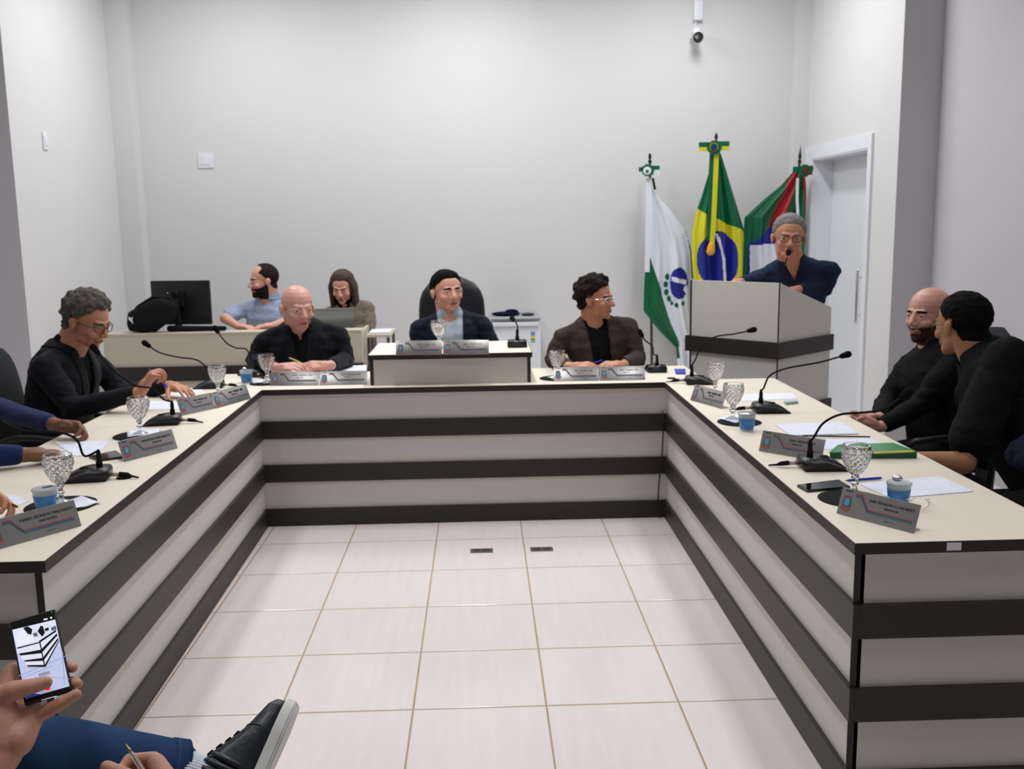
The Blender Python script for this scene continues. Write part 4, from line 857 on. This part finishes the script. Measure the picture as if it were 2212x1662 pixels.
        me = remesh(g, nm, gvox, 9, .5); v, n = arrs(me)
        # cloth creases near bends
        q = toloc(v, TX); ds = np.full(len(v), 9.)
        for i in (0, 1):
            for c in (el[i], sh[i]-r*(1 if i else -1)*.03-u*.05): ds = np.minimum(ds, np.linalg.norm(v-np.array(c), axis=1))
        amp = .009*np.exp(-(ds/.14)**2)+.003
        nz_ = np.array([mnoise.noise(Vector((p_[0]*9+seed, p_[1]*9, p_[2]*22)))+.5*mnoise.noise(Vector((p_[0]*30, p_[1]*30+seed, p_[2]*42))) for p_ in v])
        a = amp*nz_
        v2 = v+n*a[:, None]; me.vertices.foreach_set('co', v2.ravel()); me.update()
        tpar = q[:, 2]/L; front = (q[:, 1] > .0)
        if vdepth is not None:
            vw_ = np.clip((tpar-vdepth)/(1.05-vdepth), 0, 1)*vwid+(vmin if nm == 'jacket' else .001)
            delfaces(me, front & (np.abs(q[:, 0]) < vw_) & (tpar > vdepth) & (q[:, 1] > .02))
        me.materials.append(m); o = link(nm, me); sd = o.modifiers.new('s', 'SOLIDIFY'); sd.thickness = .004; sd.offset = -1; wchild(o, P); return me, g
    if top == 'jacket':
        garment('shirt', .955, shirtm, None, skinv[0], skinv[1], collar)
        jm, _ = garment('jacket', 1.03, topm, 'long', vb, vw*1.25, False)
        v, n = arrs(jm); q = toloc(v, TX); tp = q[:, 2]/L
        if lapel:
            wv = np.clip((tp-vb)/(1.05-vb), 0, 1)*vw*1.25+vmin
            mk = (np.abs(q[:, 0]) >= wv-.004) & (np.abs(q[:, 0]) < wv+.012+.045*np.clip((tp-vb)/.25, 0, 1)*np.clip((1.1-tp)/.2, 0, 1)) & (tp > vb) & (q[:, 1] > 0)
            shell(jm, mk, .004, 'lapels', topm, P)
            mk = (tp > .90) & (np.linalg.norm(q[:, :2], axis=1) < .125); shell(jm, mk, .006, 'jacket_collar', topm, P)
    else:
        gm, _ = garment(top, 1.0, topm, sleeve, skinv[0], skinv[1], collar)
        if collar:
            v, n = arrs(gm); q = toloc(v, TX); tp = q[:, 2]/L; shell(gm, (tp > .965) & (np.linalg.norm(q[:, :2], axis=1) < .11), .006, 'collar', topm, P)
    if legs:
        g = MB(); kn = knees; ft = feet
        hp = [pv+r*.09*s_-u*.02 for s_ in (-1, 1)]
        if kn is None: 
            if standing: kn = [Vector((h_.x, h_.y, .48)) for h_ in hp]; ft = [Vector((h_.x, h_.y, .09)) for h_ in hp]
            else:
                f0 = Vector((tf[0], tf[1], 0)).normalized(); kn = [Vector((h_.x, h_.y, 0))+f0*.42+Vector((0, 0, .50)) for h_ in hp]; ft = [Vector((k_.x, k_.y, .09))-f0*.02 for k_ in kn]
        for h_, k_, a_ in zip(hp, kn, ft): g.cap(h_, k_, .088, .060, n=18); g.cap(k_, a_, .058, .045, n=18)
        g.loft([(pv-u*.12, r, f, .14, .11), (pv-u*.05, r, f, .175, .14), (pv+u*.06, r, f, .172, .135)], 28)
        wchild(link('trousers', remesh(g, 'trousers', .012, 3)), P).data.materials.append(pants)
        f0 = Vector((tf[0], tf[1], 0)).normalized()
        for a_ in ft:
            sm = MB(); c = Vector((a_.x, a_.y, .045)); X = T(*c) @ Matrix((f0.cross(Vector((0, 0, 1))), f0, Vector((0, 0, 1)))).transposed().to_4x4()
            sm.ell((0, .06, -.008), (.046, .14, .034), X, 22); sm.ell((0, -.02, .01), (.042, .06, .045), X, 18); wchild(sm.build('shoe', shoeblk), P)
    return P, HX, TX, tips
def hd(d, n, **k): return dict(d=Vector(d), n=Vector(n), **k)
# bald man, left of the raised box (arrays are [left, right])
_, HX4, TX4, tp4 = person('bald man in black jacket and black shirt, hands together over the middle desk', W(643, 667, 1.0), (.5, -.87), .10, hs=1.18, nb=W(650, 712, 1.06), pv=(-.38, 1.17, .56), tf=(.08, -1), sw=.222, bulk=1.12,
       el=[W(748, 778, 1.08), W(550, 778, 1.08)], wr=[WZ(712, 790, .845), WZ(598, 796, .845)], hands=[hd((-.93, -.35, .05), (.1, .5, -.85), curl=.55), hd((.93, -.3, .08), (-.1, .5, -.85), curl=.55)],
       skin=skinP, hair='bald', brow=False, topm=suitblack, shirtm=blackshirt, vb=.30, vw=.05, skinv=(.80, .05), hand_sc=1.15, jaw=1.08)
wm = MB().lathe([(.030, -.010), (.034, -.008), (.034, .008), (.030, .010), (.0295, 0), (.030, -.010)], 24, X=T(*W(706, 790, .86)) @ Vector((1, .3, 0)).to_track_quat('Z', 'Y').to_matrix().to_4x4())
wt = wchild(wm.build('wrist_watch', chrome), _); wchild(MB().cap(W(704, 784, .82), W(702, 783, .815), .019, .017).build('watch_face', screenb), _)
pen('pencil', W(622, 772, .92), W(650, 784, .87), .0045, pencily, 'yellow pen held between the bald man\'s hands', 'pen')
# chairman
person('smiling chairman in dark navy suit and open pale striped shirt, in tall leather chair', W(966, 631, 1.27), (.42, -.91), -.02, .05, hs=1.10, hw=1.12, nb=W(972, 690, 1.29), pv=(.54, 1.33, .62), tf=(.05, -1), sw=.20, bulk=1.0,
       el=[W(1072, 775, 1.24), W(903, 770, 1.24)], wr=[(.62, 1.07, .74), (.42, 1.07, .74)], hands=[hd((-.8, -.4, -.2), (0, .3, -1), curl=.5), hd((.8, -.4, -.2), (0, .3, -1), curl=.5)],
       skin=skinA, hair='short', hm=hairblack, topm=suitnavy, shirtm=whiteshirt, vb=-.2, vw=.035, vmin=.045, skinv=(.86, .035), jaw=1.1)
# curly-haired man
person('curly dark-haired man with glasses in brown tweed jacket looking aside at the speaker', W(1288, 648, 1.05), (.82, -.5), .0, hs=1.08, nb=W(1284, 702, 1.10), pv=(1.49, 1.17, .56), tf=(.08, -1), sw=.215, bulk=1.02,
       el=[W(1376, 776, 1.08), W(1196, 778, 1.08)], wr=[WZ(1345, 790, .84), WZ(1232, 794, .84)], hands=[hd((-.75, -.5, .12), (.1, .3, -.9), curl=.6), hd((.85, -.35, .12), (-.1, .3, -.9), curl=.6)],
       skin=skinB, hair='curly', hm=hairdark, glasses=chrome, topm=tweed, shirtm=blackshirt, vb=-.2, vw=.03, vmin=.038, skinv=(.84, .045), hand_sc=1.12)
pen('pen', W(1279, 785, .86), W(1302, 778, .88), .0042, penblue, 'blue pen held between the curly-haired man\'s hands')
# speaker at the lectern
P7, HX7, *_ = person('grey-haired speaker with glasses in dark blue shirt leaning on the lectern', W(1704, 515, 1.20), (-.22, -1), .05, -.05, hs=1.20, nb=W(1712, 580, 1.30), pv=(2.86, 1.56, .98), tf=(-.25, -.97), sw=.235, bulk=1.15,
       el=[W(1784, 622, 1.33), W(1640, 606, 1.32)], wr=[W(1722, 626, 1.12), W(1600, 610, 1.14)], hands=[hd((-.8, -.4, -.1), (0, 0, -1), curl=.4), hd((-.8, -.4, -.1), (0, 0, -1), curl=.4)],
       skin=skinB, hair='short', hm=hairsilver, glasses=blackp, top='shirt', topm=denimshirt, skinv=(.84, .05), standing=True, mouth=True, jaw=1.08)
m7 = WX(1698, 550, HX7.translation.x-.02); t = thing('lectern_microphone', (2.36, 1.05, 1.14), 'gooseneck microphone held up to the speaker\'s mouth on the lectern', 'microphone')
mp = HX7 @ Vector((.008, .128, -.075)); wchild(MB().tube(catmull([(2.50, 1.12, 1.17), (2.52, 1.08, 1.30), mp+Vector((-.05, -.02, -.12)), mp]), .004).build('gooseneck', blackm), t)
wchild(MB().cap(mp, mp+Vector((.004, .015, .018)), .013, .015).build('foam_windscreen', foam), t); wchild(MB().lathe([(.04, 0), (.04, .015), (.01, .02)], 20, X=T(2.50, 1.12, 1.155)).build('base', blackm), t)
wchild(MB().lathe([(.0075, 0), (.0075, .006)], 14, X=T(*(mp-Vector((0, .004, .012)))) @ Matrix.Rotation(.4, 4, 'X')).build('light_ring', mat('red_led', (.8, .04, .02), .4, emit=.8)), t)
# secretaries
person('bearded man in light blue checked shirt sitting behind the reception desk', W(569, 608, 2.93), (-.86, -.5), .05, hs=1.12, nb=W(581, 656, 2.97), pv=(-1.0, 3.02, .58), tf=(-.35, -.93), sw=.19, bulk=1.05,
       el=[W(632, 690, 2.86), W(486, 688, 2.82)], wr=[W(588, 704, 2.66), W(515, 706, 2.66)], hands=[hd((-.8, -.45, 0), (0, 0, -1), curl=.5), hd((.85, -.4, 0), (0, 0, -1), curl=.5)],
       skin=skinA, hair='receding', hm=hairdark, beard=('full', .006, mat('dark_beard', (.022, .014, .010), .85, noise=.5, nscale=90, bump=.6)), top='shirt', topm=checkshirt, skinv=(.86, .05), sleeve='short')
person('woman with long brown hair in a brown-grey cardigan behind the silver laptop', W(740, 622, 2.95), (-.12, -1), .30, hs=1.06, nb=W(748, 662, 3.02), pv=(-.30, 3.08, .58), tf=(-.05, -1), sw=.165, bulk=.92,
       el=[W(798, 715, 2.95), W(702, 712, 2.95)], wr=[(-.34, 2.86, .80), (-.56, 2.86, .80)], hands=[hd((-.2, -1, -.1), (0, 0, -1)), hd((.1, -1, -.1), (0, 0, -1))],
       fem=True, skin=skinA, hair='long', hm=hairbrown, topm=brownknit, shirtm=blackshirt, vb=.3, vw=.05, skinv=(.9, .04), jaw=.92, lapel=False, hand_sc=.92)
# left wing
P1, HX1, _, _ = person('grey-haired man in a black suit and glasses bent over the left wing, writing', W(189, 694, -.03), (.94, -.30), .38, hs=1.14, nb=W(146, 762, .0), pv=(-1.50, .0, .56), tf=(1, -.12), sw=.215, bulk=1.1,
       el=[W(262, 850, .20), W(158, 884, -.27)], wr=[WZ(368, 834, .835), WZ(303, 848, .875)], hands=[hd((.78, -.62, -.06), (0, -.1, -1), curl=(.2, .25, .3, .35), spread=.14), hd((.50, .22, .80), (.75, .35, -.5), curl=(.75, .9, 1.0, 1.1), thcurl=.4)],
       skin=skinB, hair='thick', hm=hairgrey, glasses=blackp, topm=suitblack, shirtm=blackshirt, vb=.35, vw=.05, skinv=(.86, .04), hand_sc=1.12)
pen('pen', W(366, 842, -.06), W(321, 797, -.08), .0045, penblue, 'blue pen in the writing man\'s raised right hand')
person('person in royal blue sweater with both forearms on the left wing, face unseen', (-1.56, -1.10, 1.30), (1, .1), .1, hs=1.08, nb=(-1.58, -1.10, 1.13), pv=(-1.64, -1.10, .56), tf=(1, 0), sw=.205, bulk=1.05,
       el=[WZ(-20, 880, .865), WZ(-110, 985, .85)], wr=[WZ(128, 920, .832), WZ(55, 983, .822)], hands=[hd((.93, -.22, -.08), (-.1, -.75, -.65), curl=.75), hd((.93, .30, -.05), (.05, -.1, -1), curl=.5)],
       skin=skinD, hair='short', hm=hairdark, top='shirt', topm=bluesweater, skinv=(.9, .04), hand_sc=1.12)
P3, _, _, tp3 = person('person at the near end of the left wing, only ringed fingers in view', (-1.56, -2.15, 1.24), (1, .2), .15, hs=1.04, nb=(-1.57, -2.15, 1.08), pv=(-1.62, -2.15, .55), tf=(1, 0), sw=.17, bulk=.95,
       el=[(-1.25, -1.95, .86), (-1.25, -2.38, .86)], wr=[WZ(-62, 1078, .850), (-1.02, -2.30, .84)], hands=[hd((.95, -.1, -.02), (0, -.7, -.7), curl=.62), hd((.9, .2, -.1), (0, 0, -1), curl=.4)],
       skin=skinB, hair='short', hm=hairdark, topm=mat('white_wool', (.75, .75, .76), .9), shirtm=blackshirt, vb=.3, vw=.05)
# right wing
person('balding bearded man in a black sweater with clasped hands at the right wing', W(2005, 682, -.38), (-.90, -.44), .02, hs=1.12, nb=W(2022, 756, -.40), pv=(2.93, -.50, .56), tf=(-.97, -.12), sw=.205, bulk=1.1,
       el=[WX(1985, 880, 2.72), WX(1915, 868, 2.72)], wr=[WX(1902, 922, 2.50), WX(1898, 906, 2.52)], hands=[hd((-.85, .2, .02), (-.1, .7, .5), curl=.8, thumb=(.8, .3, .3)), hd((-.85, -.1, .05), (0, -.7, -.6), curl=.8, thumb=(.8, .3, .3))],
       skin=skinP, hair='balding', hm=hairdark, beard=('full', .0035, mat('brown_beard', (.045, .026, .018), .8, noise=.5, nscale=90, bump=.6)), top='sweater', topm=blackshirt, skinv=(.9, .04), collar=False, hand_sc=1.0)
person('man with glasses and cropped black hair in a black short-sleeved shirt, turned away', W(2078, 704, -1.02), (-.40, .91), .10, hs=1.12, nb=W(2122, 778, -1.08), pv=(3.02, -1.40, .56), tf=(-1, .25), sw=.235, bulk=1.32,
       el=[WX(2082, 1000, 2.54), (2.92, -.82, .82)], wr=[WX(1978, 992, 2.36), (2.82, -.92, .62)], hands=[hd((-.8, .5, -.05), (0, 0, -1), curl=.4), hd((-.8, -.2, -.1), (0, 0, -1), curl=.4)],
       skin=skinO, hair='short', hm=hairblack, hairw=.007, glasses=blackp, top='shirt', topm=blackshirt, skinv=(.9, .04), sleeve='short', collar=False, hand_sc=1.1, armr=1.38, brow=False, jaw=1.12)
person('person in navy at the near right edge, only the sleeve in view', (3.06, -2.10, 1.28), (-1, 0), .1, hs=1.06, nb=(3.05, -2.10, 1.11), pv=(3.10, -2.10, .56), tf=(-1, 0), sw=.20,
       el=[(2.75, -2.42, .84), (2.585, -1.74, .83)], wr=[(2.58, -2.28, .84), (2.56, -1.98, .83)], hands=[hd((-.8, .3, 0), (0, 0, -1)), hd((-.5, -.8, 0), (0, 0, -1))],
       skin=skinO, hair='short', hm=hairdark, top='shirt', topm=darkblue)

# ------------------------------------------------------------------ spectator with the phone, front left
ph_c = Vector((-.072, -3.3213, .8977)); rx = Vector((.903, .4065, .1388)).normalized(); upv = Vector((-.3844, .6205, .6836)).normalized(); fn = rx.cross(upv).normalized()
PX = Matrix((rx, upv, fn)).transposed().to_4x4(); PX.translation = ph_c
ph = thing('mobile_phone', ph_c, 'black phone held up filming the meeting, screen lit', 'phone')
pw, pl = .0385, .081
wchild(MB().box(-pw, pw, -pl, pl, -.010, 0, bev=.0045, X=PX).build('phone_case', mat('phone_case', (.012, .013, .015), .5), ), ph)
wchild(MB().box(-pw+.0025, pw-.0025, -pl+.0025, pl-.0025, -.001, .0008, bev=.0004, X=PX).build('phone_glass', screenb), ph)
def scr(nm, pts, m, z=.0012, sc=1): # pts in screen pixels of the photograph, mapped to the phone's face
    out = []
    for x, y in pts:
        d_ = ray(x, y); tt = (ph_c-CAM).dot(fn)/d_.dot(fn); q = PX.inverted() @ (CAM+d_*tt); out.append((q.x, q.y))
    a = sum(out[i][0]*out[(i+1) % len(out)][1]-out[(i+1) % len(out)][0]*out[i][1] for i in range(len(out)))
    if a < 0: out.reverse()
    wchild(MB().prism(out, z, z+.0003, X=PX).build(nm, m), ph)
def C8(l): return [(x/3.16, 1290+y/3.16) for x, y in l]
EM = lambda n, c, s_=.9: mat('screen_'+n, c, .3, emit=s_)
eW, eF, eB, eG, eBl, eR = EM('white', (.80, .84, .98)), EM('floor', (.56, .62, .86)), EM('black', (.004, .004, .006), .2), EM('grey', (.12, .13, .17)), EM('blue', (.02, .05, .42)), EM('red', (.95, .02, .02), 1.2)
scr('live_picture', C8([(85, 228), (378, 158), (475, 612), (175, 697)]), eF)
scr('picture_wall', C8([(85, 228), (378, 158), (400, 262), (375, 222), (268, 300), (115, 345)]), eW, .0016)
scr('picture_person', C8([(112, 262), (150, 235), (205, 240), (225, 300), (115, 338)]), EM('shirt', (.9, .92, 1)), .002); scr('picture_person', C8([(160, 215), (190, 205), (222, 225), (215, 262), (190, 255)]), eB, .0024)
scr('picture_person', C8([(258, 240), (280, 200), (295, 205), (308, 250), (290, 275)]), eB, .0024); scr('picture_person', C8([(225, 255), (250, 245), (262, 270), (235, 275)]), eG, .0024); scr('picture_monitor', C8([(306, 222), (332, 212), (336, 230), (310, 238)]), eB, .0024); scr('picture_person', C8([(350, 215), (382, 200), (388, 225), (355, 235)]), eG, .0024)
scr('picture_desk', C8([(115, 345), (268, 300), (385, 225), (400, 300), (312, 482), (190, 476), (118, 380)]), eW, .002)
for q in ([(118, 350), (268, 312), (272, 318), (120, 358)], [(130, 392), (282, 364), (284, 388), (140, 404)], [(165, 438), (294, 420), (297, 440), (172, 446)], [(188, 470), (308, 468), (312, 482), (192, 480)],
          [(268, 304), (385, 228), (386, 240), (270, 318)], [(282, 364), (390, 252), (393, 268), (284, 388)], [(294, 420), (398, 282), (400, 296), (297, 442)], [(308, 468), (402, 300), (404, 306), (312, 483)], [(268, 306), (276, 306), (312, 480), (304, 482)]): scr('picture_stripe', C8(q), eB, .0024)
scr('picture_corner', C8([(170, 655), (280, 668), (175, 697)]), eBl, .0016); scr('record_button', C8([(323+22*math.cos(a), 620+22*math.sin(a)) for a in [k*math.pi/10 for k in range(20)]]), eR, .002)
scr('zoom_pill', C8([(262, 528), (338, 508), (345, 528), (268, 548)]), EM('pill', (.3, .33, .42)), .002); scr('gesture_bar', C8([(284, 705), (388, 677), (389, 681), (285, 709)]), eW, .0012)
for q in ([(298, 152), (325, 147), (326, 158), (299, 163)], [(342, 140), (356, 137), (357, 150), (344, 153)]): scr('status_text', C8(q), eW, .0012)
scr('camera_dot', C8([(349, 103), (354, 102), (355, 107), (350, 108)]), EM('green', (.1, .9, .4)), .0012)
for q in ([(130, 540), (470, 395), (470, 399), (131, 545)], [(150, 555), (360, 470), (361, 473), (151, 559)], [(330, 545), (475, 560), (475, 563), (330, 548)], [(425, 380), (430, 380), (445, 600), (440, 600)]): scr('picture_joint', C8(q), EM('joint', (.35, .4, .6)), .0016)

def near_hand(mb):
    def D(px, py, off): d_ = ray(px, py); return CAM+d_*((ph_c-CAM).dot(fn)/d_.dot(fn)+off/FPX)
    def chain(pts, rs):
        for i in range(len(pts)-1): mb.cap(D(*pts[i]), D(*pts[i+1]), rs[i], rs[i+1], n=16)
    chain([(-60, 1700, .02), (0, 1630, .03), (28, 1560, .045)], [.036, .036, .037])
    chain([(5, 1600, .035), (18, 1520, .045), (30, 1455, .045)], [.034, .028, .020]); chain([(20, 1600, .03), (45, 1545, .04), (45, 1482, .045)], [.034, .027, .019])
    chain([(35, 1600, .02), (62, 1550, .032), (62, 1512, .04)], [.030, .025, .018]); chain([(5, 1605, .02), (4, 1545, .012), (-4, 1508, .004)], [.033, .028, .022])
    chain([(30, 1448, .045), (90, 1440, .036), (142, 1440, .028), (157, 1443, .008)], [.0125, .0112, .0102, .0092])
    chain([(45, 1482, .045), (110, 1474, .036), (152, 1474, .028), (167, 1478, .006)], [.0125, .0115, .0105, .0095])
    chain([(62, 1556, .03), (98, 1539, .016), (135, 1519, .006), (164, 1501, .0)], [.0150, .0128, .0115, .0098])
    chain([(-8, 1514, .0), (28, 1493, -.016), (62, 1485, -.019)], [.022, .0172, .0140]); chain([(62, 1485, -.019), (99, 1475, -.013)], [.0140, .0112])
def OFFP(px, py, off): d_ = ray(px, py); return CAM+d_*((ph_c-CAM).dot(fn)/d_.dot(fn)+off/FPX)
wl = OFFP(-60, 1700, .02); wrR = WD(405, 1765, 1.36)
def legs_dummy(mb): near_hand(mb)
kL, kR = WD(-130, 1612, 1.80), Vector((.04, -3.10, .47)); aL = WD(398, 1664, 2.0)
PS, HXs, TXs, tpS = person('spectator in blue jeans filming with a phone, ankle crossed over the knee', (-.52, -3.60, 1.30), (.3, 1), .3, hs=1.06, nb=(-.52, -3.64, 1.13), pv=(-.50, -3.66, .56), tf=(.2, 1), sw=.20,
       el=[(-.80, -3.72, .80), (-.20, -3.76, .72)], wr=[wl, wrR], hands=[None, hd(WD(338, 1668, 1.42)-wrR, -CF*.45-CU*.2-CR*.9, curl=(1.0, 1.15, 1.25, 1.3), thcurl=.3, thumb=(.75, .25, .6))], skin=skinN, hair='short', hm=hairdark,
       top='sweater', topm=mat('dark_grey_knit', (.03, .03, .035), .9), sleeve='rolled', legs=False, vox=.0026, pieces=legs_dummy, hand_sc=1.0, armr=.95)
base = Vector(PS.location)
g = MB(); hpL, hpR = Vector((-.60, -3.64, .54)), Vector((-.40, -3.64, .54))
g.cap(hpL, kL, .10, .078, n=24); g.cap(kL, kL+(aL-kL)*.45, .080, .077, n=28); g.cap(kL+(aL-kL)*.4, kL+(aL-kL)*.94, .078, .058, n=28); g.cap(hpR, kR, .10, .075, n=24); g.cap(kR, (.08, -3.05, .14), .072, .055, n=20); g.ell((-.5, -3.66, .54), (.19, .15, .12))
jm = remesh(g, 'jeans', .006, 4); v, n_ = arrs(jm); d_ = (aL-kL).normalized(); q = (v-np.array(kL)) @ np.array(d_)
v2 = v+n_*(.0035*np.sin(q*60+v[:, 2]*45)*np.clip(1-q*1.2, .1, 1)*(.5+.5*np.sin(v[:, 1]*23)))[:, None]; jm.vertices.foreach_set('co', v2.ravel()); jm.update(); jm.materials.append(jeans); wchild(link('jeans', jm), PS)
Q = d_.to_track_quat('Z', 'Y').to_matrix().to_4x4(); hem = kL+(aL-kL)*.93; Q.translation = hem
wchild(MB().lathe([(.056, -.004), (.0605, -.002), (.0600, .030), (.0560, .032), (.052, .030), (.051, -.004)], 40, X=Q).build('hem_cuff', jeans), PS)
wchild(MB().tube([kL+(hem-kL)*k/12+(CU*.02-CF*.99).normalized()*(.0795-.0195*k/12) for k in range(2, 13)], .0011, 6).build('side_seam', stitch), PS)
wchild(MB().lathe([(.0608, .004), (.0613, .005), (.0608, .006)], 40, X=Q).build('hem_stitching', stitch), PS)
# sock and shoe
kn = (CR*.24+CU*.66+CF*.71).normalized(); so = (CR*.94-CU*.34+CF*.0); so = (so-kn*so.dot(kn)).normalized(); wd = kn.cross(so)
toe = WD(644, 1536, 2.12); SX = Matrix((wd, kn, -so)).transposed().to_4x4(); SX.translation = toe-kn*.285-so*(.0)   # x width, y heel to toe, z from sole up into the leg
ank = SX @ Vector((0, .085, .11)); sd_ = (ank-hem); SQ = sd_.normalized().to_track_quat('Z', 'Y').to_matrix().to_4x4(); SQ.translation = hem
wchild(MB().cap(hem-sd_*.1, hem+sd_*.25, .047, .044, n=24).build('ankle', skinN), PS)
Ls = sd_.length; wchild(MB().lathe([(.044, .030)]+[(.0455-.003*math.sin(k/9*3.1), .031+(Ls-.0)*k/9) for k in range(10)]+[(.03, Ls+.04)], 240, X=SQ, mod=lambda a, z, j: 1+.022*math.cos(a*44)).build('sock', sock), PS)
up = MB(); e = Vector
secs_ = [(.0, .022, .050, .0), (.012, .034, .095, .0), (.04, .040, .120, .0), (.075, .043, .124, .0), (.105, .045, .120, 0), (.135, .047, .106, 0), (.17, .050, .084, 0), (.205, .052, .064, 0), (.24, .050, .052, 0), (.266, .042, .044, 0), (.283, .028, .034, 0), (.291, .010, .020, 0)]
up.loft([(SX @ Vector((0, y_, .022+h_/2)), wd, -so, w_, h_/2) for y_, w_, h_, _ in secs_], 40, e=2.5)
sh_ = thing('x', base, 'x', 'x'); bpy.data.objects.remove(sh_)
shoe = wchild(link('shoe', remesh(up, 'shoe', .003, 3)), PS); shoe.data.materials.append(shoeblk)
def outline(g_=0): 
    pts = [(w_+g_, y_) for y_, w_, h_, _ in secs_]; return pts+[(-w_, y_) for w_, y_ in pts[::-1]]
ys_ = [0, .004, .02, .06, .11, .16, .21, .25, .272, .286, .293, .296]; ws_ = [.014, .026, .038, .043, .042, .048, .056, .054, .046, .034, .018, .004]
yy = sorted(set(list(np.linspace(0, .296, 60))+[.001, .002, .2945, .2955])); ww = np.interp(yy, ys_, ws_); ww = np.convolve(np.pad(ww, 2, mode='edge'), np.ones(5)/5, 'valid'); ww[0] = .012; ww[-1] = .006
sb = MB(); o_ = list(zip(ww, yy))+[(-w_, y_) for w_, y_ in list(zip(ww, yy))[::-1]]
for z0, z1, k in ((.0, .006, .985), (.006, .030, 1.0)): sb.prism([(x*k, y*k+.002) for x, y in o_][::-1], z0, z1, X=SX)
bm = bmesh.new(); me = sb.mesh('sole', sole); bm.from_mesh(me); bmesh.ops.bevel(bm, geom=[e_ for e_ in bm.edges if e_.is_manifold and e_.calc_face_angle(0) > .9], offset=.003, segments=2, affect='EDGES'); bm.to_mesh(me); bm.free()
so_ = link('sole', me); so_.parent = shoe
def on_upper(y_, a, k=1.02):
    ys_ = [s_[0] for s_ in secs_]; w_ = np.interp(y_, ys_, [s_[1] for s_ in secs_]); h_ = np.interp(y_, ys_, [s_[2] for s_ in secs_]); ca, sa = math.cos(a), math.sin(a)
    return SX @ Vector((w_*k*math.copysign(abs(ca)**.8, ca), y_, .022+h_/2+h_/2*k*math.copysign(abs(sa)**.8, sa)))
rg = []
for i, y_ in enumerate((.05, .066, .082, .098, .114)):
    for s_ in (0, 1):
        p_ = [on_upper(y_+.012*k/8, (-.5+1.55*k/8) if s_ else math.pi-(-.5+1.55*k/8), .985) for k in range(9)]
        o = MB().tube(p_, [.003, .006, .008, .008, .008, .008, .007, .006, .003], 10).build('padded_ridge', shoeblk); o.parent = shoe
for y_ in (.128, .146, .164, .182):
    p_ = [on_upper(y_+(.006 if k % 2 else 0), math.pi/2+(k-3)*.20, 1.03) for k in range(7)]
    o = MB().tube(catmull(p_, 3), .0028, 8).build('lace', blackm); o.parent = shoe
p_ = [on_upper(.205, math.pi*k/12, 1.01) for k in range(13)]; o = MB().tube(p_, .0018, 8).build('toe_seam', shoeblk); o.parent = shoe
# other foot
f0 = Vector((.15, 1, 0)).normalized(); X = T(.09, -3.03, .05) @ Matrix((f0.cross(Vector((0, 0, 1))), f0, Vector((0, 0, 1)))).transposed().to_4x4(); sm = MB(); sm.ell((0, .06, -.008), (.046, .14, .038), X, 22); sm.ell((0, -.02, .02), (.042, .06, .06), X, 18); wchild(sm.build('shoe', shoeblk), PS)
wchild(MB().ell((104/1, 0, 0), (0.001, .001, .001)).build('tmp', nailm), PS) if False else None
tn = OFFP(96, 1471, -.0235); NQ = T(*tn) @ Matrix((rx, upv, fn)).transposed().to_4x4(); wchild(MB().ell((0, 0, 0), (.0085, .0062, .0022), NQ, 18).build('thumbnail', nailm), PS)
# pen in the right hand
tip = WD(271, 1607, 1.37); tail = WD(330, 1700, 1.345); pn = thing('pen', tip, 'clear ballpoint pen with brass tip held by the spectator\'s other hand', 'pen')
d_ = (tail-tip).normalized(); Q = d_.to_track_quat('Z', 'Y').to_matrix().to_4x4(); Q.translation = tip
wchild(MB().lathe([(.0004, 0), (.0007, .002), (.0022, .011), (.0026, .014)], 14, X=Q).build('tip', brass), pn)
wchild(MB().lathe([(.0026, .014), (.0042, .020), (.0042, .10), (.001, .10)], 6, X=Q).build('barrel', penclear), pn); wchild(MB().lathe([(.0013, .014), (.0013, .098)], 10, X=Q).build('ink_tube', brass), pn)
office_chair((-.50, -3.68, 0), 0, 'black chair under the spectator who is filming', bw=.22, bh=.36, bz=.52, seat_z=.44, arms=False)
# ring on the near-left person's finger
q = tp3[0][1][0]-tp3[0][1][1]*.045; wchild(MB().lathe([(.0100, -.002), (.0112, 0), (.0100, .002), (.0092, 0), (.0100, -.002)], 24, X=T(*q) @ tp3[0][1][1].to_track_quat('Z', 'Y').to_matrix().to_4x4()).build('ring', brass), P3)
